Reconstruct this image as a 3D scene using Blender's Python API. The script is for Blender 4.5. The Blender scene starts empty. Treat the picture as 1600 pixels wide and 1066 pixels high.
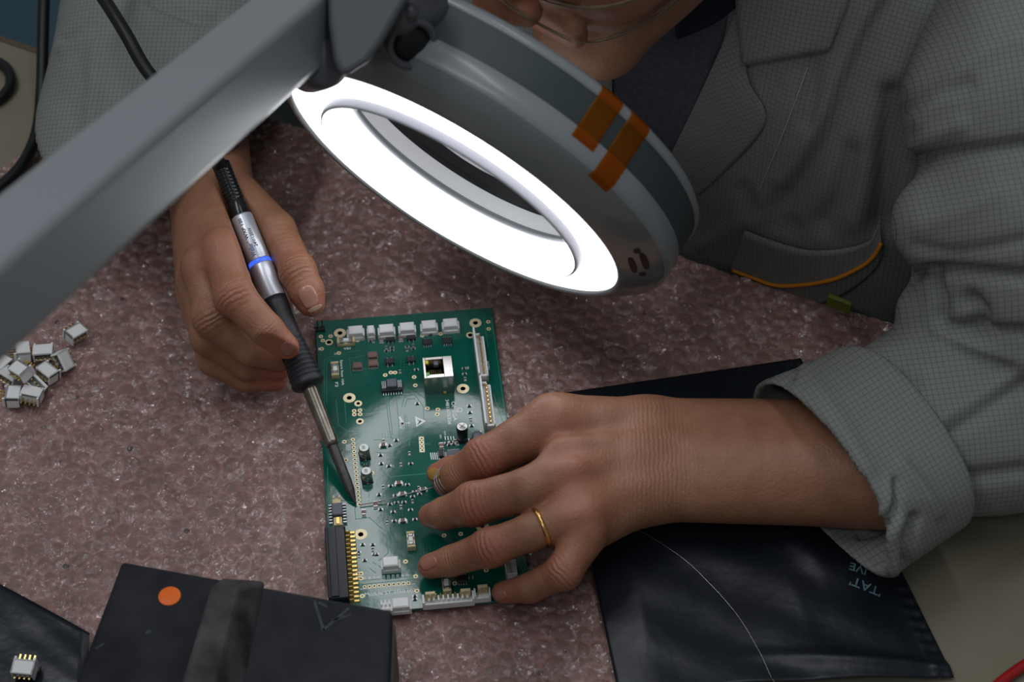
import bpy, bmesh, math, random
import numpy as np
from mathutils import Vector, Matrix, Euler
from mathutils.bvhtree import BVHTree

random.seed(7); np.random.seed(7)
SC = bpy.context.scene
COL = SC.collection
V = Vector

# ------------------------------------------------------------------ camera
PITCH = math.radians(48.02)
CAM = V((0.0504, -0.6618, 0.8296))
FPX = 3100.0
FW = V((0, math.cos(PITCH), -math.sin(PITCH)))
UP = V((0, math.sin(PITCH), math.cos(PITCH)))
RT = V((1, 0, 0))
cd = bpy.data.cameras.new('camera')
cam = bpy.data.objects.new('camera', cd); COL.objects.link(cam)
cam.location = CAM
cam.rotation_euler = (math.pi/2 - PITCH, 0, 0)
cd.sensor_width = 36.0
cd.lens = 36.0*FPX/1600.0
cd.clip_start = 0.02; cd.clip_end = 20
cd.dof.use_dof = True
cd.dof.focus_distance = 1.04
cd.dof.aperture_fstop = 10.0
SC.camera = cam

# ------------------------------------------------------------------ light
w = bpy.data.worlds.new('room_air'); SC.world = w
w.use_nodes = True
bg = w.node_tree.nodes['Background']
bg.inputs[0].default_value = (0.86, 0.93, 1.0, 1); bg.inputs[1].default_value = 0.15
def area(name, loc, target, size, power, color):
    ld = bpy.data.lights.new(name, 'AREA'); ld.shape = 'RECTANGLE'
    ld.size, ld.size_y = size; ld.energy = power; ld.color = color
    o = bpy.data.objects.new(name, ld); COL.objects.link(o)
    o.location = loc
    o.rotation_euler = (V(target)-V(loc)).to_track_quat('-Z', 'Y').to_euler()
    return o
area('ceiling_or_fill_lamp', (-0.75, 0.15, 1.9), (-0.1, 0.0, 0), (1.2, 0.14), 8.0, (0.95, 0.98, 1.0))
area('ceiling_or_fill_lamp', (0.35, 0.05, 1.9), (0.1, 0.0, 0), (1.2, 0.14), 4.0, (0.95, 0.98, 1.0))
area('ceiling_or_fill_lamp', (-0.5, -1.2, 1.9), (0.0, 0.1, 0), (1.2, 0.14), 4.0, (0.95, 0.98, 1.0))  # weak front fill, added to lighten the sides facing the camera
DIFFUSER_EMISSION = 3.5
SC.view_settings.view_transform = 'Standard'
SC.view_settings.look = 'None'
SC.view_settings.exposure = 0.0
SC.view_settings.gamma = 1.0
SC.view_settings.use_curve_mapping = False
try:
    SC.cycles.max_bounces = 6; SC.cycles.caustics_reflective = False; SC.cycles.caustics_refractive = False
    SC.cycles.sample_clamp_indirect = 4.0
except Exception: pass

# ------------------------------------------------------------------ geometry of the place
def ray(px, py):
    return FW + RT*((px-800)/FPX) + UP*((533-py)/FPX)
def at(px, py, z=0.0):
    d = ray(px, py); t = (z-CAM.z)/d.z
    return CAM + d*t
def P(px, py, depth):
    return CAM + ray(px, py)*depth
def depth_of(p): return (V(p)-CAM).dot(FW)
def to_px(p):
    q = V(p)-CAM; d = q.dot(FW)
    return 800+FPX*q.dot(RT)/d, 533-FPX*q.dot(UP)/d
def to_px_np(A):
    q = A-np.array(CAM); d = q@np.array(FW)
    return np.stack([800+FPX*(q@np.array(RT))/d, 533-FPX*(q@np.array(UP))/d], 1)

# ------------------------------------------------------------------ tags and objects
def tag(o, label=None, cat=None, group=None, kind=None):
    if label: o['label'] = label
    if cat: o['category'] = cat
    if group: o['group'] = group
    if kind: o['kind'] = kind
    return o
def empty(name, loc=(0, 0, 0), rotz=0.0, label=None, cat=None, group=None):
    o = bpy.data.objects.new(name, None); COL.objects.link(o)
    o.location = loc; o.rotation_euler = (0, 0, rotz); o.empty_display_size = 0.02
    return tag(o, label, cat, group)
def link_mesh(name, me, mats, parent=None, smooth=False):
    o = bpy.data.objects.new(name, me); COL.objects.link(o)
    for m in (mats if isinstance(mats, (list, tuple)) else [mats]): me.materials.append(m)
    if smooth: me.shade_smooth()
    if parent:
        o.parent = parent
    return o
def copy_tree(o, parent=None):
    c = o.copy(); COL.objects.link(c)
    if parent: c.parent = parent
    for ch in list(o.children): copy_tree(ch, c)
    return c

class MB:
    """collects shapes into one mesh"""
    def __init__(s): s.v = []; s.f = []; s.mi = []; s.sm = []
    def add(s, vs, fs, mi=0, smooth=False):
        n = len(s.v); s.v += [tuple(a) for a in vs]
        for f in fs: s.f.append(tuple(i+n for i in f)); s.mi.append(mi); s.sm.append(smooth)
    def box(s, c, size, mi=0, ch=None, M=None, top=1.0):
        """box with chamfered top edges"""
        x, y, z = size[0]/2, size[1]/2, size[2]/2
        ch = min(x, y, z)*0.25 if ch is None else ch
        vs = [(-x, -y, -z), (x, -y, -z), (x, y, -z), (-x, y, -z)]
        a, b = x*top, y*top
        vs += [(-a, -b, z-ch), (a, -b, z-ch), (a, b, z-ch), (-a, b, z-ch)]
        vs += [(-a+ch, -b+ch, z), (a-ch, -b+ch, z), (a-ch, b-ch, z), (-a+ch, b-ch, z)]
        fs = [(3, 2, 1, 0), (8, 9, 10, 11)]
        for k in (0, 4):
            for i in range(4):
                j = (i+1) % 4; fs.append((k+i, k+j, k+4+j, k+4+i))
        out = []
        for p in vs:
            q = V(p)
            if M: q = M @ q
            out.append(q+V(c))
        s.add(out, fs, mi)
        return s
    def ring(s, c, ro, ri, h, n=20, mi=0, M=None):
        vs = []; fs = []
        for i in range(n):
            a = 2*math.pi*i/n; ca, sa = math.cos(a), math.sin(a)
            vs += [(ro*ca, ro*sa, 0), (ro*ca, ro*sa, h), (ri*ca, ri*sa, h), (ri*ca, ri*sa, 0)]
        for i in range(n):
            j = (i+1) % n
            for k in range(4):
                l = (k+1) % 4; fs.append((i*4+k, j*4+k, j*4+l, i*4+l))
        s.add([(M @ V(p) if M else V(p))+V(c) for p in vs], fs, mi); return s
    def lathe(s, prof, n=32, M=None, c=(0, 0, 0), mi=0, smooth=True, cap=True):
        """profile of (radius, height) about local z"""
        vs = []; fs = []
        for r, h in prof:
            for i in range(n):
                a = 2*math.pi*i/n; vs.append((r*math.cos(a), r*math.sin(a), h))
        for k in range(len(prof)-1):
            for i in range(n):
                j = (i+1) % n; fs.append((k*n+i, k*n+j, (k+1)*n+j, (k+1)*n+i))
        if cap:
            if prof[0][0] > 1e-6: fs.append(tuple(range(n-1, -1, -1)))
            if prof[-1][0] > 1e-6: fs.append(tuple((len(prof)-1)*n+i for i in range(n)))
        s.add([(M @ V(p) if M else V(p))+V(c) for p in vs], fs, mi, smooth); return s
    def tube(s, pts, r, n=10, mi=0, closed=False):
        pts = [V(p) for p in pts]; m = len(pts)
        rs = r if isinstance(r, (list, tuple)) else [r]*m
        nrm = None; vs = []; fs = []
        for i, p in enumerate(pts):
            a = pts[(i-1) % m] if (closed or i > 0) else p
            b = pts[(i+1) % m] if (closed or i < m-1) else p
            t = (b-a).normalized()
            if nrm is None:
                nrm = t.orthogonal().normalized()
            nrm = (nrm - t*nrm.dot(t)).normalized(); bn = t.cross(nrm)
            for k in range(n):
                an = 2*math.pi*k/n; vs.append(p + (nrm*math.cos(an)+bn*math.sin(an))*rs[i])
        for i in range(m if closed else m-1):
            i2 = (i+1) % m
            for k in range(n):
                l = (k+1) % n; fs.append((i*n+k, i*n+l, i2*n+l, i2*n+k))
        if not closed:
            fs.append(tuple(range(n-1, -1, -1))); fs.append(tuple((m-1)*n+k for k in range(n)))
        s.add(vs, fs, mi, True); return s
    def prism(s, poly, z0, z1, mi=0):
        n = len(poly)
        vs = [(x, y, z0) for x, y in poly]+[(x, y, z1) for x, y in poly]
        fs = [tuple(range(n-1, -1, -1)), tuple(range(n, 2*n))]+[(i, (i+1) % n, n+(i+1) % n, n+i) for i in range(n)]
        s.add(vs, fs, mi); return s
    def mesh(s, name):
        me = bpy.data.meshes.new(name); me.from_pydata(s.v, [], s.f)
        me.polygons.foreach_set('material_index', s.mi)
        me.polygons.foreach_set('use_smooth', s.sm)
        me.update(); return me
    def build(s, name, mats, parent=None):
        return link_mesh(name, s.mesh(name), mats, parent)

def catmull(pts, n=8):
    """smooth curve through points (Vectors)"""
    pts = [V(p) for p in pts]; out = []
    for i in range(len(pts)-1):
        p0 = pts[max(i-1, 0)]; p1 = pts[i]; p2 = pts[i+1]; p3 = pts[min(i+2, len(pts)-1)]
        for k in range(n):
            t = k/n
            out.append(0.5*((2*p1)+(p2-p0)*t+(2*p0-5*p1+4*p2-p3)*t*t+(3*p1-p0-3*p2+p3)*t**3))
    out.append(pts[-1]); return out

def np_mesh(name, v, f, attrs=None):
    """v (n,3), f (m,3 or 4) arrays -> mesh; attrs: name -> (n,3) vector or (n,4) colour"""
    me = bpy.data.meshes.new(name)
    v = np.ascontiguousarray(v, dtype=np.float32); f = np.ascontiguousarray(f, dtype=np.int32)
    k = f.shape[1]
    me.vertices.add(len(v)); me.vertices.foreach_set('co', v.ravel())
    me.loops.add(f.size); me.loops.foreach_set('vertex_index', f.ravel())
    me.polygons.add(len(f))
    me.polygons.foreach_set('loop_start', np.arange(0, f.size, k, dtype=np.int32))
    me.polygons.foreach_set('loop_total', np.full(len(f), k, dtype=np.int32))
    me.update(calc_edges=True)
    for nm, a in (attrs or {}).items():
        a = np.ascontiguousarray(a, dtype=np.float32)
        if a.shape[1] == 4:
            at_ = me.attributes.new(nm, 'FLOAT_COLOR', 'POINT'); at_.data.foreach_set('color', a.ravel())
        else:
            at_ = me.attributes.new(nm, 'FLOAT_VECTOR', 'POINT'); at_.data.foreach_set('vector', a.ravel())
    me.shade_smooth(); me.update()
    return me

# ------------------------------------------------------------------ distance-field sculptor
class Field:
    def __init__(s, lo, hi, h):
        s.lo = np.array(lo, float); s.h = h
        s.n = np.ceil((np.array(hi)-s.lo)/h).astype(int)+1
        s.f = np.full(s.n, 0.05, np.float32)
    def block(s, lo, hi):
        a = np.clip(np.floor((lo-s.lo)/s.h).astype(int), 0, s.n); b = np.clip(np.ceil((hi-s.lo)/s.h).astype(int)+1, 0, s.n)
        if np.any(b <= a): return None
        ax = [s.lo[i]+s.h*np.arange(a[i], b[i]) for i in range(3)]
        return tuple(slice(a[i], b[i]) for i in range(3)), np.meshgrid(*ax, indexing='ij', sparse=True)
    def _put(s, sl, d, k, sub):
        f = s.f[sl]
        if sub:
            d = -d
            h = np.maximum(k-np.abs(f-d), 0)/k
            s.f[sl] = np.maximum(f, d)+h*h*k*0.25
        else:
            h = np.maximum(k-np.abs(f-d), 0)/k
            s.f[sl] = np.minimum(f, d)-h*h*k*0.25
    def cone(s, a, ra, b, rb, k=0.004, sub=False, sq=None):
        """round cone; sq = (axis, factor) thins it along an axis (factor > 1)"""
        a = np.array(a, float); b = np.array(b, float)
        R = max(ra, rb)+k+3*s.h
        blk = s.block(np.minimum(a-ra, b-rb)-(k+3*s.h), np.maximum(a+ra, b+rb)+(k+3*s.h))
        if blk is None: return
        sl, (X, Y, Z) = blk
        ba = b-a; px, py, pz = X-a[0], Y-a[1], Z-a[2]
        L = max(ba@ba, 1e-12)
        t = np.clip((px*ba[0]+py*ba[1]+pz*ba[2])/L, 0, 1)
        dx, dy, dz = px-t*ba[0], py-t*ba[1], pz-t*ba[2]
        if sq is not None:
            n, q = np.array(sq[0], float), sq[1]
            dn = dx*n[0]+dy*n[1]+dz*n[2]
            D = np.sqrt(np.maximum(dx*dx+dy*dy+dz*dz+(q*q-1)*dn*dn, 0))
            d = D-(ra+(rb-ra)*t)
            d = np.where(d > 0, d/q**0.5, d)
        else:
            d = np.sqrt(dx*dx+dy*dy+dz*dz)-(ra+(rb-ra)*t)
        s._put(sl, d.astype(np.float32), k, sub)
    def ball(s, c, r, k=0.004, sub=False): s.cone(c, r, c, r, k, sub)
    def ell(s, c, R, M, k=0.004, sub=False):
        """ellipsoid with radii R along columns of M"""
        c = np.array(c, float); R = np.array(R, float); m = R.max()+k+3*s.h
        blk = s.block(c-m, c+m)
        if blk is None: return
        sl, (X, Y, Z) = blk
        M = np.array(M, float)
        x, y, z = X-c[0], Y-c[1], Z-c[2]
        q = [(x*M[0, i]+y*M[1, i]+z*M[2, i])/R[i] for i in range(3)]
        k0 = np.sqrt(q[0]**2+q[1]**2+q[2]**2)+1e-9
        k1 = np.sqrt((q[0]/R[0])**2+(q[1]/R[1])**2+(q[2]/R[2])**2)+1e-9
        s._put(sl, (k0*(k0-1)/k1).astype(np.float32), k, sub)
    def cut(s, p, n, k=0.003):
        """remove everything on the n side of the plane"""
        X, Y, Z = np.meshgrid(*[s.lo[i]+s.h*np.arange(s.n[i]) for i in range(3)], indexing='ij', sparse=True)
        d = ((X-p[0])*n[0]+(Y-p[1])*n[1]+(Z-p[2])*n[2]).astype(np.float32)
        h = np.maximum(k-np.abs(s.f-d), 0)/k
        s.f = np.maximum(s.f, d)+h*h*k*0.25
    def mesh(s, smooth=1):
        f = s.f; n = s.n
        f[0] = f[-1] = 0.05; f[:, 0] = f[:, -1] = 0.05; f[:, :, 0] = f[:, :, -1] = 0.05
        ins = f < 0
        cnt = np.zeros(n-1, np.int8)
        for i in (0, 1):
            for j in (0, 1):
                for k in (0, 1):
                    cnt += ins[i:n[0]-1+i, j:n[1]-1+j, k:n[2]-1+k]
        act = np.argwhere((cnt > 0) & (cnt < 8))
        idx = np.full(n-1, -1, np.int32); idx[tuple(act.T)] = np.arange(len(act))
        acc = np.zeros((len(act), 3)); num = np.zeros(len(act))
        cs = [(i, j, k) for i in (0, 1) for j in (0, 1) for k in (0, 1)]
        val = {c: f[act[:, 0]+c[0], act[:, 1]+c[1], act[:, 2]+c[2]].astype(float) for c in cs}
        for c in cs:
            for ax in range(3):
                if c[ax] == 0:
                    e = list(c); e[ax] = 1; e = tuple(e)
                    a, b = val[c], val[e]; m = (a < 0) != (b < 0)
                    t = np.where(m, a/np.where(a == b, 1, a-b), 0)
                    p = np.tile(np.array(c, float), (len(act), 1)); p[:, ax] += t
                    acc[m] += p[m]; num[m] += 1
        v = s.lo+s.h*(act+acc/num[:, None])
        quads = []
        for ax in range(3):
            u, w_ = [(1, 2), (2, 0), (0, 1)][ax]
            sl0 = [slice(None)]*3; sl1 = [slice(None)]*3
            sl0[ax] = slice(0, n[ax]-1); sl1[ax] = slice(1, n[ax])
            ch = np.argwhere(ins[tuple(sl0)] != ins[tuple(sl1)])
            ch = ch[(ch[:, u] > 0) & (ch[:, w_] > 0) & (ch[:, u] < n[u]-1) & (ch[:, w_] < n[w_]-1)]
            def g(du, dw):
                q = ch.copy(); q[:, u] -= du; q[:, w_] -= dw
                return idx[q[:, 0], q[:, 1], q[:, 2]]
            Q = np.stack([g(1, 1), g(0, 1), g(0, 0), g(1, 0)], 1)
            fl = ~ins[ch[:, 0], ch[:, 1], ch[:, 2]]
            Q[fl] = Q[fl][:, ::-1]; quads.append(Q)
        q = np.concatenate(quads)
        for _ in range(smooth): v = relax(v, q, 0.5)
        return v, q
def relax(v, q, w_=0.5):
    acc = np.zeros_like(v); n = np.zeros(len(v))
    for i in range(4):
        a, b = q[:, i], q[:, (i+1) % 4]
        for k in range(3):
            acc[:, k] += np.bincount(a, v[b, k], len(v))+np.bincount(b, v[a, k], len(v))
        n += np.bincount(a, minlength=len(v))+np.bincount(b, minlength=len(v))
    return v*(1-w_)+w_*acc/np.maximum(n, 1)[:, None]
def normals(v, q):
    fn = np.cross(v[q[:, 2]]-v[q[:, 0]], v[q[:, 3]]-v[q[:, 1]])
    N = np.zeros_like(v)
    for i in range(4):
        for k in range(3): N[:, k] += np.bincount(q[:, i], fn[:, k], len(v))
    return N/np.maximum(np.linalg.norm(N, axis=1), 1e-12)[:, None]
def bvh_of(v, q):
    return BVHTree.FromPolygons([tuple(a) for a in v], [tuple(int(i) for i in a) for a in q])
def hit(bvh, px, py):
    d = ray(px, py).normalized()
    loc, nor, i, dist = bvh.ray_cast(CAM, d)
    return (loc, nor) if loc is not None else (None, None)
def seg_dist2d(p, a, b):
    a = np.array(a, float); b = np.array(b, float); ab = b-a
    t = np.clip(((p-a)@ab)/max(ab@ab, 1e-9), 0, 1)
    return np.linalg.norm(p-(a+t[:, None]*ab), axis=1), t
def poly_dist2d(p, pts):
    d = np.full(len(p), 1e9)
    for i in range(len(pts)-1): d = np.minimum(d, seg_dist2d(p, pts[i], pts[i+1])[0])
    return d
def smooth_px(pts, n=6):
    return [(q.x, q.y) for q in catmull([V((a, b, 0)) for a, b in pts], n)]
def signed_poly(p, pts):
    """distance to a polyline (pixels) with side sign"""
    best = np.full(len(p), 1e9); sg = np.ones(len(p))
    for i in range(len(pts)-1):
        a = np.array(pts[i], float); b = np.array(pts[i+1], float)
        d, t = seg_dist2d(p, a, b); m = d < best
        s = np.sign((b[0]-a[0])*(p[:, 1]-a[1])-(b[1]-a[1])*(p[:, 0]-a[0]))
        best = np.where(m, d, best); sg = np.where(m, s, sg)
    return best, sg

# ------------------------------------------------------------------ materials
def mat(name, col, rough=0.5, metal=0.0, **kw):
    m = bpy.data.materials.new(name); m.use_nodes = True
    nt = m.node_tree; b = nt.nodes['Principled BSDF']
    b.inputs['Base Color'].default_value = (*col, 1)
    b.inputs['Roughness'].default_value = rough; b.inputs['Metallic'].default_value = metal
    if 'spec' in kw: b.inputs['Specular IOR Level'].default_value = kw['spec']
    if 'coat' in kw: b.inputs['Coat Weight'].default_value = kw['coat']; b.inputs['Coat Roughness'].default_value = kw.get('coat_rough', 0.1)
    if 'sss' in kw:
        b.inputs['Subsurface Weight'].default_value = kw['sss']; b.inputs['Subsurface Scale'].default_value = 0.003
        b.inputs['Subsurface Radius'].default_value = (1, .35, .2)
    if 'emit' in kw:
        b.inputs['Emission Color'].default_value = (*kw['emit'][0], 1); b.inputs['Emission Strength'].default_value = kw['emit'][1]
    tc = nt.nodes.new('ShaderNodeTexCoord')
    if kw.get('var'):      # colour variation: (scale, amount, second colour)
        sc, amt, c2 = kw['var']
        n = nt.nodes.new('ShaderNodeTexNoise'); n.inputs['Scale'].default_value = sc; n.inputs['Detail'].default_value = 6
        nt.links.new(tc.outputs['Object'], n.inputs['Vector'])
        r = nt.nodes.new('ShaderNodeValToRGB'); r.color_ramp.elements[0].position = 0.5-amt/2; r.color_ramp.elements[1].position = 0.5+amt/2
        r.color_ramp.elements[0].color = (*col, 1); r.color_ramp.elements[1].color = (*c2, 1)
        nt.links.new(n.outputs['Fac'], r.inputs['Fac']); nt.links.new(r.outputs['Color'], b.inputs['Base Color'])
    if kw.get('bump'):     # (scale, strength, distance)
        sc, st, di = kw['bump']
        n = nt.nodes.new('ShaderNodeTexNoise'); n.inputs['Scale'].default_value = sc; n.inputs['Detail'].default_value = 4
        nt.links.new(tc.outputs['Object'], n.inputs['Vector'])
        bu = nt.nodes.new('ShaderNodeBump'); bu.inputs['Strength'].default_value = st; bu.inputs['Distance'].default_value = di
        nt.links.new(n.outputs['Fac'], bu.inputs['Height']); nt.links.new(bu.outputs['Normal'], b.inputs['Normal'])
    return m
def N(m, kind, **kw):
    n = m.node_tree.nodes.new(kind)
    for k, v_ in kw.items():
        if k in ('operation', 'blend_type', 'data_type', 'attribute_name', 'feature', 'distance', 'noise_dimensions'): setattr(n, k, v_)
        else: n.inputs[k.replace('_', ' ')].default_value = v_
    return n
def L(m, a, b): m.node_tree.links.new(a, b)

M = {}
M['black_plastic'] = mat('black_plastic', (0.007, 0.008, 0.009), 0.45, spec=.35)
M['shell_steel'] = mat('shell_steel', (0.46, 0.44, 0.43), 0.24, 1.0)
M['black_rubber'] = mat('black_rubber', (0.013, 0.014, 0.018), 0.48, bump=(900, .15, .0004))
M['white_nylon'] = mat('white_nylon', (0.78, 0.78, 0.78), 0.45)
M['cream_nylon'] = mat('cream_nylon', (0.64, 0.53, 0.31), 0.5)
M['gold'] = mat('gold', (0.85, 0.60, 0.20), 0.28, 1.0)
M['pad_gold'] = mat('pad_gold', (0.92, 0.80, 0.52), 0.5, 0.35)
M['steel'] = mat('steel', (0.52, 0.50, 0.49), 0.34, 1.0)
M['tin'] = mat('tin', (0.6, 0.6, 0.6), 0.35, 0.9)
M['brushed_silver'] = mat('brushed_silver', (0.66, 0.69, 0.76), 0.38, 0.65, bump=(1500, .1, .0002))
M['chip_black'] = mat('chip_black', (0.018, 0.018, 0.02), 0.55)
M['chip_grey'] = mat('chip_grey', (0.10, 0.10, 0.13), 0.45)
M['ceramic_brown'] = mat('ceramic_brown', (0.17, 0.10, 0.085), 0.45)
M['silk_white'] = mat('silk_white', (0.82, 0.86, 0.84), 0.6)
M['trace_green'] = mat('trace_green', (0.03, 0.22, 0.14), 0.3)
M['hole_dark'] = mat('hole_dark', (0.03, 0.015, 0.008), 0.6)
# ================================================================== structure
EA, EB = at(0, 57), at(1330, 510)              # the edge of the bench the woman sits at
E1 = (EB-EA).normalized(); E1.z = 0            # along the edge
E2 = V((-E1.y, E1.x, 0))                       # away over the edge, towards her
def tb(s, t, z=0): return V((EA.x, EA.y, 0))+E1*s+E2*t+V((0, 0, z))

m = mat('floor_blue', (0.035, 0.085, 0.125), 0.5, var=(6, .5, (0.045, 0.10, 0.14)))
f = MB(); f.box((0, 1.0, -0.77), (5, 5, 0.04), ch=0.001)
tag(f.build('floor', m), kind='structure')

table = empty('workbench', tb(0.4, -0.4, -0.028), 0, 'beige laminate workbench with a brown trimmed edge', 'table')
M['laminate'] = mat('laminate', (0.195, 0.172, 0.122), 0.45, var=(30, .6, (0.212, 0.188, 0.132)), bump=(700, .08, .0003))
M['edge_wood'] = mat('edge_wood', (0.12, 0.085, 0.05), 0.6, var=(60, .4, (0.07, 0.05, 0.028)))
def tpoly(mb, s0, s1, t0, t1, z0, z1):
    q = [tb(s0, t0), tb(s1, t0), tb(s1, t1), tb(s0, t1)]
    mb.prism([(a.x-table.location.x, a.y-table.location.y) for a in q], z0-table.location.z, z1-table.location.z)
mb = MB(); tpoly(mb, -0.55, 1.25, -1.0, -0.004, -0.028, 0.0); mb.build('table_top', M['laminate'], table)
mb = MB(); tpoly(mb, -0.55, 1.25, -0.004, 0.0, -0.028, 0.0008); mb.build('edge_band', M['edge_wood'], table)
for s_, t_ in ((-0.45, -0.08), (1.15, -0.08), (-0.45, -0.9), (1.15, -0.9)):
    mb = MB(); c = tb(s_, t_)-table.location
    mb.box((c.x, c.y, -0.39+0.028+0.0), (0.05, 0.05, 0.72), ch=0.004); mb.build('leg', M['black_plastic'], table)

# ------------------------------------------------------------------ bubble wrap
m = mat('bubble_film', (0.235, 0.130, 0.112), 0.38, spec=0.5, coat=1.0, coat_rough=0.04)
b = m.node_tree.nodes['Principled BSDF']
tc = N(m, 'ShaderNodeTexCoord')
n1 = N(m, 'ShaderNodeTexNoise', Scale=55.0, Detail=4.0); L(m, tc.outputs['Object'], n1.inputs['Vector'])
cr = N(m, 'ShaderNodeValToRGB'); e = cr.color_ramp.elements
e[0].position = 0.10; e[0].color = (0.180, 0.110, 0.088, 1); e[1].position = 0.95; e[1].color = (0.360, 0.190, 0.175, 1)
sa_ = N(m, 'ShaderNodeAttribute', attribute_name='seam'); sm2 = N(m, 'ShaderNodeMath', operation='MULTIPLY_ADD'); sm2.inputs[1].default_value = .42
sm3 = N(m, 'ShaderNodeMath', operation='ADD'); sm3.inputs[1].default_value = -.12
L(m, sa_.outputs['Fac'], sm2.inputs[0]); L(m, n1.outputs['Fac'], sm3.inputs[0]); L(m, sm3.outputs[0], sm2.inputs[2]); L(m, sm2.outputs[0], cr.inputs['Fac'])
n4 = N(m, 'ShaderNodeTexNoise', Scale=70.0, Detail=2.0); L(m, tc.outputs['Object'], n4.inputs['Vector'])
v4 = N(m, 'ShaderNodeTexVoronoi', Scale=38.0); L(m, tc.outputs['Object'], v4.inputs['Vector'])
r4 = N(m, 'ShaderNodeValToRGB'); r4.color_ramp.elements[0].position = 0.055; r4.color_ramp.elements[0].color = (0.03, .025, .02, 1)
r4.color_ramp.elements[1].position = 0.075; r4.color_ramp.elements[1].color = (1, 1, 1, 1)
L(m, v4.outputs['Distance'], r4.inputs['Fac'])
mx = N(m, 'ShaderNodeMix', data_type='RGBA', blend_type='MULTIPLY'); mx.inputs[0].default_value = 0.8
L(m, cr.outputs['Color'], mx.inputs[6]); L(m, r4.outputs['Color'], mx.inputs[7]); L(m, mx.outputs[2], b.inputs['Base Color'])
n2 = N(m, 'ShaderNodeTexNoise', Scale=330.0, Detail=3.0, Distortion=1.5); L(m, tc.outputs['Object'], n2.inputs['Vector'])
v2 = N(m, 'ShaderNodeTexVoronoi', Scale=210.0, feature='DISTANCE_TO_EDGE'); 
mm = N(m, 'ShaderNodeMix', data_type='RGBA'); mm.inputs[0].default_value = 0.012
L(m, tc.outputs['Object'], mm.inputs[6]); L(m, n2.outputs['Color'], mm.inputs[7]); L(m, mm.outputs[2], v2.inputs['Vector'])
r2 = N(m, 'ShaderNodeMapRange'); r2.inputs[1].default_value = 0.0; r2.inputs[2].default_value = 0.12
L(m, v2.outputs['Distance'], r2.inputs[0])
ma = N(m, 'ShaderNodeMath', operation='MULTIPLY_ADD'); ma.inputs[1].default_value = -0.55
L(m, r2.outputs[0], ma.inputs[0]); L(m, n2.outputs['Fac'], ma.inputs[2])
bu = N(m, 'ShaderNodeBump', Strength=0.45, Distance=0.0010); L(m, ma.outputs[0], bu.inputs['Height']); L(m, bu.outputs['Normal'], b.inputs['Normal'])
# the film is crumpled into small facets, each with its own tilt
fv = N(m, 'ShaderNodeTexVoronoi', Scale=240.0); fm = N(m, 'ShaderNodeMix', data_type='RGBA'); fm.inputs[0].default_value = .014
fn_ = N(m, 'ShaderNodeTexNoise', Scale=170.0, Detail=2.0); L(m, tc.outputs['Object'], fn_.inputs['Vector'])
L(m, tc.outputs['Object'], fm.inputs[6]); L(m, fn_.outputs['Color'], fm.inputs[7]); L(m, fm.outputs[2], fv.inputs['Vector'])
fs_ = N(m, 'ShaderNodeVectorMath', operation='SUBTRACT'); fs_.inputs[1].default_value = (.5, .5, .5); L(m, fv.outputs['Color'], fs_.inputs[0])
fk = N(m, 'ShaderNodeVectorMath', operation='MULTIPLY'); fk.inputs[1].default_value = (1.35, 1.35, .3); L(m, fs_.outputs[0], fk.inputs[0])
bc_ = N(m, 'ShaderNodeBump', Strength=.35, Distance=0.0010); L(m, ma.outputs[0], bc_.inputs['Height'])
fa = N(m, 'ShaderNodeVectorMath', operation='ADD'); L(m, fk.outputs[0], fa.inputs[0]); L(m, bc_.outputs['Normal'], fa.inputs[1])
fz_ = N(m, 'ShaderNodeVectorMath', operation='NORMALIZE'); L(m, fa.outputs[0], fz_.inputs[0]); L(m, fz_.outputs[0], b.inputs['Coat Normal'])
b.inputs['Coat IOR'].default_value = 1.75
M['bubble_film'] = m

step = 0.00115
poly = [at(66, 236), at(470, 214), at(1420, 540), at(1300, 700), at(1060, 1130), at(-120, 1130), at(-330, 560)]
poly = [(p.x, p.y) for p in poly]
# extend to the bench edge at the far side
pe = [((V((x, y, 0))-V((EA.x, EA.y, 0))).dot(E1), (V((x, y, 0))-V((EA.x, EA.y, 0))).dot(E2)) for x, y in poly]
S0, S1 = min(a for a, _ in pe), max(a for a, _ in pe); T0, T1 = min(b_ for _, b_ in pe), 0.005
ns, nt_ = int((S1-S0)/step), int((T1-T0)/step)
Sg, Tg = np.meshgrid(np.linspace(S0, S1, ns), np.linspace(T0, T1, nt_), indexing='ij')
def inside(px_, py_, pl):
    c = np.zeros(px_.shape, bool); n = len(pl)
    for i in range(n):
        x1, y1 = pl[i]; x2, y2 = pl[(i+1) % n]
        if y1 == y2: continue
        cond = ((y1 > py_) != (y2 > py_)) & (px_ < (x2-x1)*(py_-y1)/(y2-y1)+x1)
        c ^= cond
    return c
pe2 = [(s_, 0.02 if i in (0, 1, 2) else t_) for i, (s_, t_) in enumerate(pe)]
keep = inside(Sg, Tg, pe2)
def wav(x, y, k, n, seed):
    r = np.random.RandomState(seed); o = np.zeros_like(x)
    for _ in range(n):
        a = r.rand()*6.283; kk = k*(0.6+0.8*r.rand()); o += np.sin((x*np.cos(a)+y*np.sin(a))*kk+r.rand()*6.283)
    return o/n**0.5
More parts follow.
